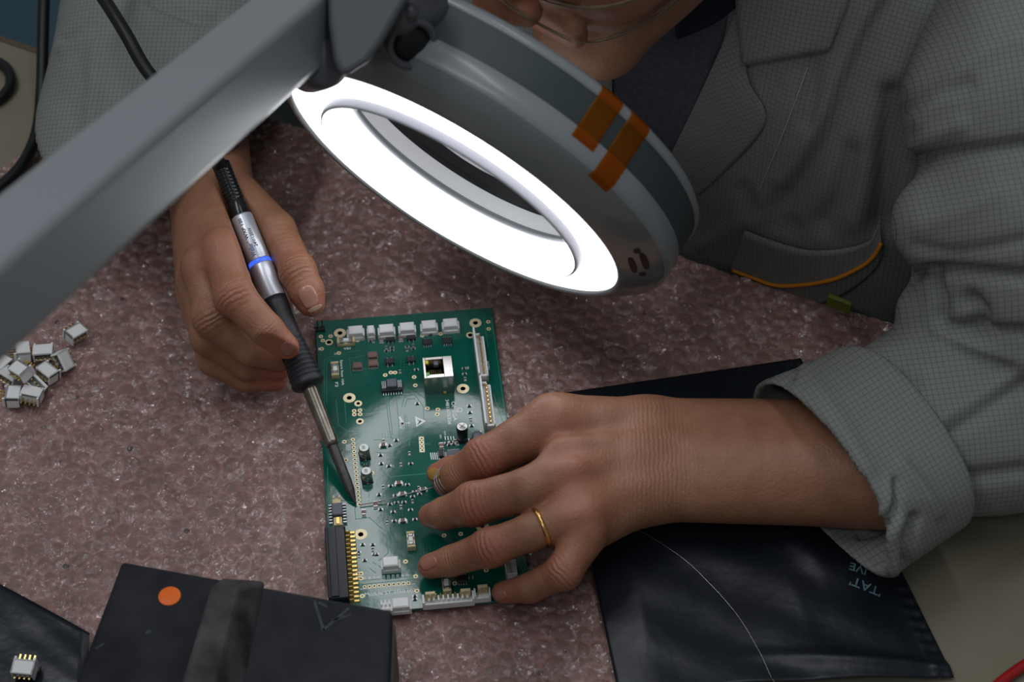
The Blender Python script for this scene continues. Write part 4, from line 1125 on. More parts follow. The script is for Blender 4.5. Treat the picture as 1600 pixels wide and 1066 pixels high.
ca2 = N(m, 'ShaderNodeAttribute', attribute_name='crease'); cs_ = N(m, 'ShaderNodeSeparateXYZ'); L(m, ca2.outputs['Vector'], cs_.inputs[0])
nw = N(m, 'ShaderNodeTexNoise', Scale=160.0, Detail=3.0); L(m, tc.outputs['Object'], nw.inputs['Vector'])
c1_ = N(m, 'ShaderNodeMath', operation='MULTIPLY_ADD'); c1_.inputs[1].default_value = 1.5; L(m, nw.outputs['Fac'], c1_.inputs[0]); L(m, cs_.outputs[0], c1_.inputs[2])
c2_ = N(m, 'ShaderNodeMath', operation='MULTIPLY'); c2_.inputs[1].default_value = 6.283; L(m, c1_.outputs[0], c2_.inputs[0])
c3_ = N(m, 'ShaderNodeMath', operation='SINE'); L(m, c2_.outputs[0], c3_.inputs[0])
c4_ = N(m, 'ShaderNodeMath', operation='MULTIPLY'); L(m, c3_.outputs[0], c4_.inputs[0]); L(m, cs_.outputs[1], c4_.inputs[1])
c5_ = N(m, 'ShaderNodeMath', operation='MULTIPLY_ADD'); c5_.inputs[1].default_value = .7; L(m, c4_.outputs[0], c5_.inputs[0]); L(m, ma.outputs[0], c5_.inputs[2]); ma = c5_
bu = N(m, 'ShaderNodeBump', Strength=.55, Distance=.0007); L(m, ma.outputs[0], bu.inputs['Height']); L(m, bu.outputs['Normal'], b.inputs['Normal'])
M['skin'] = m
M['nail'] = mat('nail', (0.42, 0.205, 0.15), 0.25, coat=.3)
M['nail_dull'] = mat('nail_dull', (0.37, 0.155, 0.110), 0.32)
M['nail_tip'] = mat('nail_tip', (0.46, 0.31, 0.21), 0.3)
M['nail_stained'] = mat('nail_stained', (0.42, 0.22, 0.05), 0.3)

def J(px, py, z, r):
    p = at(px, py, z*.001); return A_(p), r*depth_of(p)/FPX
def chain(F, js, k=.0025, sub=None):
    for a, c in zip(js[:-1], js[1:]): F.cone(a[0], a[1], c[0], c[1], k)

VIEW = -np.array(ray(700, 600)); VIEW /= np.linalg.norm(VIEW)
body_parts = []
def finish_skin(v, q, creases, flush, smooth=1):
    """creases: (point, axis, half length, half width, wavelength, depth); flush: (point, radius, amount)"""
    Nn = normals(v, q)
    cr_ = np.zeros((len(v), 3))
    for p, ax_, ln, wd, wl, dp in creases:
        d = v-p; s_ = d@ax_; lat = np.linalg.norm(d-s_[:, None]*ax_, axis=1)
        g = np.exp(-(s_/ln)**2)*np.exp(-(lat/wd)**4)*np.clip((Nn@VIEW-.05)*1.6, 0, 1)
        g = g*dp/.0006; up_ = g > cr_[:, 1]
        cr_[up_, 0] = s_[up_]/wl; cr_[up_, 1] = g[up_]
    fl = np.zeros(len(v))
    for p, r, am in flush: fl += am*np.exp(-(np.linalg.norm(v-p, axis=1)/r)**2)
    return v, q, np.clip(fl, 0, 1), cr_

# ---- her left hand (right in the picture)
idx = [J(860, 668, 47, 47), J(808, 690, 47, 36), J(756, 716, 43, 32), J(716, 742, 31, 28), J(700, 755, 22, 23)]
mid = [J(886, 740, 50, 44), J(825, 766, 50, 35), J(740, 788, 40, 33.5), J(694, 803, 27, 25.5), J(673, 806, 19, 20)]
rng = [J(905, 800, 46, 38), J(828, 832, 43, 29), J(765, 856, 36, 29.5), J(705, 877, 22.5, 24), J(672, 885, 15.5, 20)]
pin = [J(912, 838, 40, 36), J(881, 893, 33, 27), J(828, 919, 21, 23.5), J(786, 926, 14.5, 18)]
thm = [J(960, 740, 26, 46), J(850, 745, 22, 34), J(752, 742, 19, 29), J(706, 738, 16, 25), J(683, 740, 14.5, 17)]
F = Field(at(640, 1000, 0)-V((.0, .0, .002)), at(1420, 560, .0)+V((.02, .03, .105)), .0011)
for a, ra_, c, rc_ in (((1012, 672, 42, 50), 0, (870, 662, 46, 46), 0), ((1012, 720, 42, 52), 0, (886, 730, 49, 46), 0), ((1010, 760, 38, 52), 0, (900, 795, 44, 42), 0), ((1006, 770, 34, 46), 0, (908, 832, 38, 38), 0)):
    a, c = J(*a), J(*c); F.cone(a[0], a[1], c[0], c[1], .006)
for a, c in (((1380, 690, 46, 66), (1012, 672, 41, 50)), ((1380, 735, 42, 84), (1012, 716, 40, 56)), ((1380, 742, 38, 84), (1008, 765, 36, 50))):
    a, c = J(*a), J(*c); F.cone(a[0], a[1], c[0], c[1], .008)
chain(F, thm, .003)
for f_ in (pin, rng, mid, idx): chain(F, f_, .0022)
a = J(880, 800, 32, 40); c = J(960, 720, 30, 50); F.cone(a[0], a[1], c[0], c[1], .006)      # heel of the palm
for j, up_ in ((idx[2], 3.0), (mid[2], 3.0), (rng[2], 3.0), (pin[1], 2.2)): F.ball(j[0]+VIEW*up_*.0008, j[1]*.91, .005)
for j in (idx[0], mid[0], rng[0]): F.ball(j[0]+VIEW*.0015+A_((.002, 0, 0)), j[1]*.93, .010)
for p0, p1, dpt in (((868, 700), (960, 690), .0012), ((888, 770), (980, 735), .0012)):   # hollows between the tendons
    a, c = A_(at(*p0, .066)), A_(at(*p1, .066)); F.cone(a, .004, c, .003, .010, sub=True)
v, q = F.mesh(2)
def cz(js, i, ln=.006, wd=.010, wl=.0026, dp=.00055):
    ax_ = js[i+1][0]-js[i-1][0]; return (js[i][0]+VIEW*js[i][1]*.8, ax_/np.linalg.norm(ax_), ln, wd, wl, dp)
cre = [cz(idx, 2), cz(mid, 2), cz(rng, 2), cz(pin, 1), cz(mid, 3, .003, .007, .0016, .0003), cz(rng, 3, .003, .007, .0016, .0003), cz(idx, 3, .003, .007, .0016, .0003)]
wr = A_(at(1030, 690, .060)); ax_ = A_(at(1130, 690, .060))-wr; ax_ /= np.linalg.norm(ax_)
cre += [(wr, ax_, .018, .06, .0022, .00016)]
flu = [(j[2][0]+VIEW*.008, .011, .75) for j in (idx, mid, rng)]+[(pin[1][0], .012, .5)]+[(f_[-1][0], .010, .75) for f_ in (mid, rng, pin, idx)]+[(thm[-1][0], .008, .8)]+[(j[0][0]+VIEW*.01, .013, .4) for j in (idx, mid, rng)]
lv, lq, lf, lc_ = finish_skin(v, q, cre, flu)
body_parts.append((lv, lq, lf, lc_)); lbvh = bvh_of(lv, lq)

# ---- her right hand (left in the picture)
r_idx = [J(349, 392, 80, 33.5), J(366, 462, 77, 31), J(418, 517, 66, 26.5), J(446, 543, 58, 22)]
r_mid = [J(322, 418, 70, 35), J(332, 495, 60, 31), J(392, 546, 44, 26), J(440, 560, 36, 21)]
r_rng = [J(308, 436, 58, 33), J(328, 527, 42, 29), J(386, 570, 28, 24), J(436, 575, 23, 19)]
r_pin = [J(304, 456, 44, 29), J(334, 563, 26, 25), J(384, 592, 17, 20.5), J(432, 596, 14, 16)]
r_thm = [J(372, 318, 62, 44), J(429, 362, 66, 33), J(464, 424, 63, 28.5), J(479, 455, 58, 27), J(486, 474, 54, 22)]
F = Field(at(210, 640, 0)-V((.01, .01, .002)), at(520, 110, 0)+V((.05, .03, .125)), .0011)
for a, c in (((338, 292, 62, 46), (352, 385, 76, 36)), ((326, 296, 58, 50), (324, 412, 68, 36)), ((316, 302, 52, 46), (310, 432, 58, 34)), ((308, 318, 46, 40), (306, 452, 46, 30)), ((350, 300, 62, 44), (420, 358, 64, 34)),
             ((352, 330, 52, 44), (380, 430, 48, 36)), ((300, 130, 56, 74), (326, 288, 56, 60)), ((300, 130, 52, 74), (334, 292, 53, 60))):
    a, c = J(*a), J(*c); F.cone(a[0], a[1], c[0], c[1], .007)
chain(F, r_thm, .003)
for f_ in (r_pin, r_rng, r_mid, r_idx): chain(F, f_, .0022)
for j, up_ in ((r_idx[0], 2.5), (r_mid[0], 2.0)): F.ball(j[0]+VIEW*up_*.001, j[1]*.97, .006)
for j in (r_idx[1], r_mid[1], r_rng[1], r_thm[2]): F.ball(j[0]+VIEW*.0018, j[1]*.95, .004)
# the iron lies in a groove of the hand, open to the top
for k_ in range(7):
    a_, b_ = IA+iax*tpar(430)+iv*(.005*k_), IA+iax*(tpar(262)+.03)+iv*(.005*k_)
    F.cone(A_(a_), rad(tpar(430), 18.6), A_(b_), rad(tpar(262), 16.6), .003, sub=True)
v, q = F.mesh(2)
d = v-A_(IA); s_ = d@A_(iax); lat = d-s_[:, None]*A_(iax); lr = np.linalg.norm(lat, axis=1)
pr_s = [tpar(y) for y in (262, 341, 407, 467, 530, 593, 606)]; pr_r = [rad(s0_, r0_) for s0_, r0_ in zip(pr_s, (14.6, 16.8, 18.2, 19.3, 18.9, 26, 27))]
ir = np.interp(s_, pr_s[::-1], pr_r[::-1])
push = np.where((s_ > pr_s[-1]) & (s_ < pr_s[0]) & (lr < ir+.0003), ir+.0003-lr, 0)
v = v+lat/np.maximum(lr, 1e-6)[:, None]*push[:, None]
cre = [cz(r_idx, 1), cz(r_thm, 2, .006, .010, .0026, .0006), cz(r_mid, 1), cz(r_idx, 2, .003, .008, .0018, .0003)]
wr = A_(at(340, 300, .09)); ax_ = A_(at(352, 340, .09))-wr; ax_ /= np.linalg.norm(ax_); cre += [(A_(at(440, 350, .085)), ax_, .012, .012, .003, .0003)]
flu = [(r_idx[-1][0], .012, .8), (r_idx[1][0]+VIEW*.008, .012, .35), (r_mid[-1][0], .012, .5), (r_thm[-1][0], .010, .8), (r_thm[2][0], .012, .3), (r_idx[0][0]+VIEW*.008, .012, .4), (r_rng[-1][0], .012, .6), (r_pin[-1][0], .012, .6)]
rv, rq, rf, rc_ = finish_skin(v, q, cre, flu)
body_parts.append((rv, rq, rf, rc_)); rbvh = bvh_of(rv, rq)

# ---- head
HF = V((-.60, -.66, -.45)).normalized(); HU = (V((0, 0, 1))-HF*HF.z).normalized()
HU = (HU+RT*(-.05)).normalized(); HU = (HU-HF*HU.dot(HF)).normalized(); HR = HF.cross(HU)
CHIN = P(908, 80, 1.005)
HC = CHIN-HF*.078+HU*.108
HMx = np.array([[HR[i], HF[i], HU[i]] for i in range(3)])
def hl(r, f_, u): return A_(HC)+HMx@A_((r, f_, u))
F = Field(A_(HC)-.19, A_(HC)+.17, .0022)
F.ell(hl(0, -.016, .036), (.074, .092, .086), HMx, .01); F.ell(hl(0, .026, -.03), (.058, .058, .085), HMx, .02)
for s_ in (-1, 1):
    F.cone(hl(s_*.050, -.004, -.056), .022, hl(s_*.012, .066, -.100), .019, .015); F.ball(hl(s_*.036, .058, -.030), .026, .014)
F.cone(hl(-.009, .072, -.102), .017, hl(.009, .072, -.102), .017, .012)
F.cone(hl(0, .084, .014), .0075, hl(0, .106, -.026), .0105, .008)
for s_ in (-1, 1): F.ball(hl(s_*.0125, .097, -.030), .0078, .005)
F.cone(hl(-.042, .074, .024), .011, hl(.042, .074, .024), .011, .012)
for s_ in (-1, 1): F.ball(hl(s_*.032, .096, .006), .013, .008, sub=True); F.ball(hl(s_*.031, .0755, .005), .0122, .002)
F.cone(hl(-.019, .083, -.060), .0062, hl(.019, .083, -.060), .0062, .005); F.cone(hl(-.016, .084, -.070), .0068, hl(.016, .084, -.070), .0068, .004)
F.cone(hl(-.024, .093, -.0648), .0012, hl(.024, .093, -.0648), .0012, .003, sub=True)
for s_ in (-1, 1): F.ball(hl(s_*.0072, .101, -.0365), .0036, .003, sub=True)
for s_ in (-1, 1): F.ell(hl(s_*.078, -.012, -.008), (.010, .018, .031), HMx, .004)
nk = A_(tb(SCN+.000, .135, .13)); F.cone(hl(0, -.030, -.060), .047, nk, .050, .02)
v, q = F.mesh(2)
fl = .55*np.exp(-(np.linalg.norm(v-hl(0, .108, -.028), axis=1)/.02)**2)+.6*np.exp(-(np.linalg.norm((v-hl(0, .09, -.065))/A_((1, 1, 1)), axis=1)/.016)**2)
for s_ in (-1, 1): fl += .4*np.exp(-(np.linalg.norm(v-hl(s_*.04, .07, -.03), axis=1)/.022)**2)
body_parts.append((v, q, np.clip(fl, 0, 1), np.zeros((len(v), 3))))

# ---- trunk and upper arms inside the coat
EL = A_(at(1705, 545, .066)); SHL = A_(tb(SCN+.185, .13, .155)); SHR = A_(tb(SCN-.165, .16, .155)); ER = A_(at(215, -230, .07))
F = Field(A_(tb(SCN, .14, -.05))-A_((.42, .36, .26)), A_(tb(SCN, .14, .0))+A_((.42, .36, .30)), .006)
F.cone(A_(tb(SCN-.06, .14, -.2)), .085, A_(tb(SCN-.06, .12, .11)), .08, .03); F.cone(A_(tb(SCN+.06, .14, -.2)), .085, A_(tb(SCN+.06, .12, .11)), .08, .03)
F.cone(SHL, .04, SHR, .04, .03); F.cone(SHL, .042, EL, .036, .01); F.cone(SHR, .042, ER, .036, .01)
F.cone(EL, .036, A_(at(1370, 712, .040)), .026, .01); F.cone(ER, .036, A_(at(300, 150, .054)), .024, .01); F.cone(A_(tb(SCN, .12, .10)), .05, nk, .05, .02)
v, q = F.mesh(1); body_parts.append((v, q, np.zeros(len(v)), np.zeros((len(v), 3))))

off = 0; VV = []; QQ = []; FF = []
for v, q, f_, _c in body_parts: VV.append(v-PO); QQ.append(q+off); FF.append(f_); off += len(v)
fl = np.concatenate(FF); me = np_mesh('body', np.concatenate(VV), np.concatenate(QQ), {'flush': np.stack([fl, fl, fl, np.ones_like(fl)], 1), 'crease': np.concatenate([b_[3] for b_ in body_parts])})
link_mesh('body', me, M['skin'], person)

# ---- fingernails, cut from the finger surface
def nail(bvh, c, tip, wpx, label=None, mt='nail', lpx=None, lift=.0003):
    d = V((tip[0]-c[0], tip[1]-c[1])); ln = lpx or d.length; th_ = .00008 if mt == 'nail_dull' else .00015; d.normalize(); n_ = V((-d.y, d.x)); g = 9; vs = []; ok_ = True
    for i in range(g):
        for j in range(g):
            a_, b_ = (i/(g-1)*2-1), (j/(g-1)*2-1)
            x, y = a_*math.sqrt(1-b_*b_/2.5), b_*math.sqrt(1-a_*a_/2.5)
            px, py = c[0]+d.x*x*ln+n_.x*y*wpx, c[1]+d.y*x*ln+n_.y*y*wpx
            l_, nn = hit(bvh, px, py)
            if l_ is None or (vs and (l_-vs[0]).length > .03): l_ = vs[-1] if vs else P(px, py, 1.0); nn = V((0, 0, 0))
            vs.append(l_+nn*lift)
    fs = [(i*g+j, i*g+j+1, (i+1)*g+j+1, (i+1)*g+j) for i in range(g-1) for j in range(g-1)]
    mb = MB(); mb.add([p-V(PO) for p in vs], fs, 0, True); o = mb.build('fingernail', M[mt], person)
    s_ = o.modifiers.new('thick', 'SOLIDIFY'); s_.thickness = th_; s_.offset = 1
    if label: o['label'] = label
    return o
nail(rbvh, (482, 464), (491, 482), 14.5, None, 'nail', 19, .0001)
nail(rbvh, (492, 482), (496, 490), 12, 'pale free edge of the thumbnail', 'nail_tip', 3.4, .0003)
nail(rbvh, (449, 545), (460, 553), 11, None, 'nail_dull', 11, .00003)
nail(lbvh, (669, 880), (656, 886), 10, None, 'nail_dull', 14, .00003)
nail(lbvh, (781, 931), (770, 936), 8, None, 'nail_dull', 10, .00003)
nail(lbvh, (678, 741), (667, 744), 9, 'thumbnail stained orange', 'nail_stained', 10)

# ---- gold ring on the ring finger
M['ring_gold'] = mat('ring_gold', (0.80, 0.46, 0.16), 0.22, 1.0)
a, c = rng[0][0], rng[1][0]; cen = c+(a-c)*.22; axr = V(a-c).normalized()
R1 = frame(axr, V(VIEW.tolist())); rr_ = (rng[1][1]*.80+rng[0][1]*.20)+.0002
mb = MB(); mb.lathe([(rr_-.0004, -.0012), (rr_+.0005, -.0011), (rr_+.0009, 0), (rr_+.0005, .0011), (rr_-.0004, .0012)], 48, M=R1, c=V(cen-PO), cap=False)
o = mb.build('wedding_ring', M['ring_gold'], person); o['label'] = 'thin gold band on the ring finger'

# ---- hair
M['hair'] = mat('hair', (0.30, 0.22, 0.13), 0.4, var=(120, .5, (0.20, 0.14, 0.075)))
F = Field(A_(HC)-.17, A_(HC)+.17, .003)
F.ell(hl(0, -.026, .040), (.084, .094, .094), HMx, .01); F.ell(hl(0, -.055, -.02), (.072, .062, .070), HMx, .02); F.ball(hl(0, -.125, .01), .036, .012)
F.ell(hl(0, .075, -.035), (.066, .07, .075), HMx, .02, sub=True)
v, q = F.mesh(2); Nn = normals(v, q); loc = (v-A_(HC))@HMx
v = v+Nn*(.0011*np.sin(np.arctan2(loc[:, 0], loc[:, 2]+.02)*70+loc[:, 1]*60)+.0010*np.sin(np.arctan2(loc[:, 0], loc[:, 2]+.02)*31))[:, None]
hairo = link_mesh('hair', np_mesh('hair', v-PO, q), M['hair'], person)
hv, hq, _, _ = body_parts[2]; hbvh = bvh_of(hv, hq)
mb = MB(); rs_ = random.Random(5)
def strand(pts, lift, r):
    out = []
    for x, y in smooth_px(pts, 6):
        l_, n_ = hit(hbvh, x, y); out.append((x, y, l_))
    dl = [depth_of(o_[2]) for o_ in out if o_[2] is not None] or [.93]
    last = dl[0]; res = []
    for x, y, l_ in out:
        dd = depth_of(l_) if l_ is not None else last
        last = last*.6+dd*.4; res.append(P(x, y, min(last, dd)-lift)-V(PO))
    mb.tube(res, [r*(1-.5*i/len(res)) for i in range(len(res))], 6)
for k_ in range(3):
    j_ = lambda a_=4: rs_.uniform(-a_, a_)
    strand([(740+j_(), -45+j_()), (790+j_(3), 4+j_(3)), (842+j_(2), 38+j_(2)), (893+j_(3), 65+j_(3))], .004+.001*k_, .0005)
for k_ in range(4):
    strand([(1110+j_(), -60+j_()), (1060+j_(6), 0+j_(6)), (1000+j_(4), 40+j_(5)), (940+j_(4), 62+j_(3)), (895, 66)], .003+.001*k_, .0005)
for k_ in range(5):
    strand([(815+j_(6), -24+j_()), (860+j_(), 2+j_(3)), (915+j_(), 12+j_(3)), (975+j_(), 5+j_(3)), (1030+j_(), -20+j_())], .004+.0008*k_, .0006)
o = mb.build('loose_strand', M['hair'], hairo); o['kind'] = 'stuff'; o['label'] = 'loose blonde strands across the face'
# ================================================================== her clothes
def cloth(name, col, line, pitch, rough=.85):
    m = mat(name, col, rough, spec=.25); b = m.node_tree.nodes['Principled BSDF']
    a_ = N(m, 'ShaderNodeAttribute', attribute_name='weave'); sp = N(m, 'ShaderNodeSeparateXYZ'); L(m, a_.outputs['Vector'], sp.inputs[0])
    outs = []
    for i in (0, 1):
        d = N(m, 'ShaderNodeMath', operation='DIVIDE'); d.inputs[1].default_value = pitch; L(m, sp.outputs[i], d.inputs[0])
        f_ = N(m, 'ShaderNodeMath', operation='FRACT'); L(m, d.outputs[0], f_.inputs[0])
        c_ = N(m, 'ShaderNodeMath', operation='LESS_THAN'); c_.inputs[1].default_value = .11; L(m, f_.outputs[0], c_.inputs[0]); outs.append(c_)
    mxm = N(m, 'ShaderNodeMath', operation='MAXIMUM'); L(m, outs[0].outputs[0], mxm.inputs[0]); L(m, outs[1].outputs[0], mxm.inputs[1])
    tc = N(m, 'ShaderNodeTexCoord'); n1 = N(m, 'ShaderNodeTexNoise', Scale=14.0, Detail=4.0); L(m, tc.outputs['Object'], n1.inputs['Vector'])
    cr = N(m, 'ShaderNodeValToRGB'); e = cr.color_ramp.elements
    e[0].position = .35; e[0].color = (*[c*.93 for c in col], 1); e[1].position = .7; e[1].color = (*[c*1.06 for c in col], 1); L(m, n1.outputs['Fac'], cr.inputs['Fac'])
    mx = N(m, 'ShaderNodeMix', data_type='RGBA'); L(m, mxm.outputs[0], mx.inputs[0]); L(m, cr.outputs['Color'], mx.inputs[6]); mx.inputs[7].default_value = (*line, 1)
    L(m, mx.outputs[2], b.inputs['Base Color'])
    n2 = N(m, 'ShaderNodeTexNoise', Scale=1100.0, Detail=2.0); L(m, tc.outputs['Object'], n2.inputs['Vector'])
    bu = N(m, 'ShaderNodeBump', Strength=.2, Distance=.0004); L(m, n2.outputs['Fac'], bu.inputs['Height']); L(m, bu.outputs['Normal'], b.inputs['Normal'])
    return m
M['coat'] = cloth('coat_cloth', (0.215, 0.225, 0.212), (0.122, 0.130, 0.125), .0026)
M['coat_inside'] = M['coat']
def weave(v, ex, ey):
    ex = A_(V(ex).normalized()); ey = A_(V(ey).normalized())
    return np.stack([v@ex, v@ey, np.zeros(len(v))], 1)
def brush(v, q, folds):
    """press folds into the cloth: (pixel polyline, width px, height mm)"""
    Nn = normals(v, q); face = (Nn*(A_(CAM)-v)).sum(1)/np.linalg.norm(A_(CAM)-v, axis=1)
    p = to_px_np(v); mv = np.zeros(len(v))
    for pts, wd, am in folds:
        d = poly_dist2d(p, smooth_px(pts, 5)); mv += am*.001*np.exp(-(d/wd)**2)
    mv *= np.clip(face*3+.3, 0, 1)
    return v+Nn*mv[:, None]
def ripple(v, q, amp, k_, seed):
    Nn = normals(v, q); r = np.random.RandomState(seed); m_ = np.zeros(len(v))
    for _ in range(7):
        d = r.randn(3); d /= np.linalg.norm(d); m_ += np.sin(v@d*k_*(.5+r.rand())+r.rand()*6.28)
    return v+Nn*(amp*m_/2.6)[:, None]
coat = empty('lab_coat'); coat.parent = person; coat['label'] = 'grey coat with a fine dark check'
def cpart(name, v, q, ex, ey, mt=None, parent=None):
    return link_mesh(name, np_mesh(name, v-PO, q, {'weave': weave(v, ex, ey)}), mt or M['coat'], parent or coat)

# ---- front and back
lo = A_(tb(SCN, .16, -.24))-A_((.40, .33, .02)); hi = A_(tb(SCN, .16, .0))+A_((.33, .40, .285))
F = Field(lo, hi, .0032)
for l_ in (-.10, 0, .10):
    F.cone(A_(tb(SCN+l_, .143, -.26)), .128, A_(tb(SCN+l_*.9, .116, .13)), .108, .03)
F.cone(A_(tb(SCN-.165, .15, .155)), .062, A_(tb(SCN+.180, .125, .150)), .064, .05)
F.cone(A_(tb(SCN+.06, .08, .19)), .05, A_(tb(SCN-.06, .08, .19)), .05, .05)
F.cone(A_(tb(SCN+.10, .090, .055)), .080, A_(tb(SCN+.09, .083, .10)), .082, .04); F.cone(A_(tb(SCN-.09, .095, .06)), .075, A_(tb(SCN-.08, .088, .10)), .08, .04)
F.cone(A_(tb(SCN-.27, .16, -.20)), .11, A_(tb(SCN-.25, .15, -.05)), .10, .04)
v, q = F.mesh(3); v = ripple(v, q, .0016, 60, 4)
v = brush(v, q, [
    ([(1402, -10), (1362, 50), (1330, 120), (1300, 200), (1262, 270), (1215, 330)], 16, -4.5),
    ([(1372, -10), (1335, 60), (1305, 130), (1272, 205), (1225, 280)], 14, 3.5),
    ([(1440, 20), (1400, 110), (1368, 190), (1352, 270), (1335, 340)], 22, 3.0),
    ([(1392, 150), (1385, 230), (1380, 300), (1378, 350)], 20, -9),
    ([(1330, 240), (1318, 300), (1285, 350)], 16, -4), ([(1160, 300), (1190, 340), (1240, 355)], 14, -2.5),
    ([(1240, 120), (1215, 230), (1180, 330)], 16, 1.8), ([(1270, 95), (1268, 150), (1262, 190)], 12, -2.5),
    ([(1100, 380), (1150, 352), (1215, 338)], 12, 2.0)])
tv, tq = v, q; tbvh = bvh_of(tv, tq)
cpart('coat_body', v, q, E1, E2*.5+V((0, 0, .87)))

# ---- left sleeve (right in the picture)
def K(px, py, z, r): return J(px, py, z, r)
def D_(px, py, dep, rpx): return A_(P(px, py, dep)), rpx*dep/FPX
F = Field(A_(at(1330, 860, 0))-A_((.03, .03, .003)), A_(at(1800, 560, .0))+A_((.07, .25, .29)), .0028)
def roll(a, c, k=.010, **kw): F.cone(a[0], a[1], c[0], c[1], k, **kw)
roll(D_(1640, 10, 1.02, 205), D_(1625, 150, 1.0, 200), .02)
roll(D_(1500, 168, .985, 92), D_(1700, 140, .95, 120), .020)
roll(D_(1640, 150, 1.0, 190), D_(1680, 420, .99, 200), .02)
roll(D_(1478, 345, .985, 80), D_(1700, 330, .945, 112), .012)
roll(D_(1545, 420, 1.01, 120), D_(1760, 480, .97, 150), .012)
sq_ = ((0, 0, 1), 1.25)
roll(K(1700, 560, 66, 200), K(1560, 620, 52, 176), .02, sq=sq_)
roll(K(1560, 620, 52, 174), K(1385, 676, 44, 142), .02, sq=sq_)
roll(D_(1450, 488, 1.015, 52), D_(1640, 470, .965, 70), .006)
v, q = F.mesh(3); v = ripple(v, q, .0012, 70, 9)
v[:, 2] = np.maximum(v[:, 2], np.where(to_px_np(v)[:, 0] < 1450, .0075, .0015))
v = brush(v, q, [([(1388, 262), (1430, 252), (1500, 240), (1610, 225)], 11, -6), ([(1400, 238), (1450, 215), (1500, 195)], 14, 3), ([(1395, 180), (1450, 150), (1510, 132)], 13, -3),
    ([(1420, 432), (1480, 424), (1610, 432)], 10, -6), ([(1455, 430), (1470, 470), (1480, 510), (1610, 520)], 9, -6), ([(1515, 470), (1530, 492), (1520, 505)], 14, -7),
    ([(1470, 515), (1520, 540), (1600, 560)], 12, 3.5), ([(1410, 712), (1480, 680), (1600, 600)], 9, -3), ([(1400, 690), (1470, 655), (1600, 575)], 10, 2.5),
    ([(1430, 745), (1500, 748), (1600, 735)], 12, -3.5), ([(1370, 560), (1420, 540), (1470, 545)], 18, 2), ([(1350, 610), (1390, 590), (1430, 600)], 12, -2.5), ([(1590, 60), (1500, 110), (1440, 190)], 14, 2.5),
    ([(1560, 300), (1500, 330), (1440, 350)], 16, 2), ([(1600, 375), (1500, 395), (1430, 385)], 10, -2.5)])
cpart('sleeve', v, q, RT+UP*.12, UP-RT*.12)
# rolled cuff
ca_, cb_ = K(1283, 744, 50, 193), K(1412, 676, 52, 180)
cn = A_((ca_[0]-cb_[0])); cn /= np.linalg.norm(cn)
F = Field(A_(at(1160, 1000, 0))-A_((.01, .01, .002)), A_(at(1520, 520, 0))+A_((.02, .06, .12)), .0015)
Zq = ((0, 0, 1), 1.48)
F.cone(ca_[0]+cn*.03, ca_[1]*1.02, cb_[0], cb_[1], .004, sq=Zq)
F.cut(ca_[0], cn, .003); F.cut(cb_[0], -cn, .004)
F.cone(ca_[0]+cn*.06, ca_[1]*1.02-.0032, cb_[0]+cn*.004, cb_[1]-.0045, .002, sub=True, sq=Zq)
v, q = F.mesh(2); v = ripple(v, q, .0011, 85, 13)
# the cuff sags on to the bench at its lower end
pp = to_px_np(v); sag = np.clip((pp[:, 1]-780)/150, 0, 1); v[:, 2] = v[:, 2]*(1-.25*sag)+.004*sag
v[:, 2] = np.maximum(v[:, 2], .0105)
v = brush(v, q, [([(1345, 835), (1378, 822), (1400, 790), (1398, 752)], 7, -3.2), ([(1352, 815), (1385, 795), (1392, 750)], 8, 2.2), ([(1420, 905), (1418, 860), (1430, 810)], 8, -5), ([(1395, 890), (1392, 850), (1405, 815)], 10, 2.5),
    ([(1240, 560), (1300, 640), (1350, 730)], 16, 1.8), ([(1222, 600), (1236, 588), (1248, 560)], 7, -3), ([(1465, 800), (1440, 760), (1410, 725)], 10, 2.5)])
cuff = cpart('cuff', v, q, RT*.88+UP*.47, UP*.88-RT*.47); cuff['label'] = 'turned back cuff'
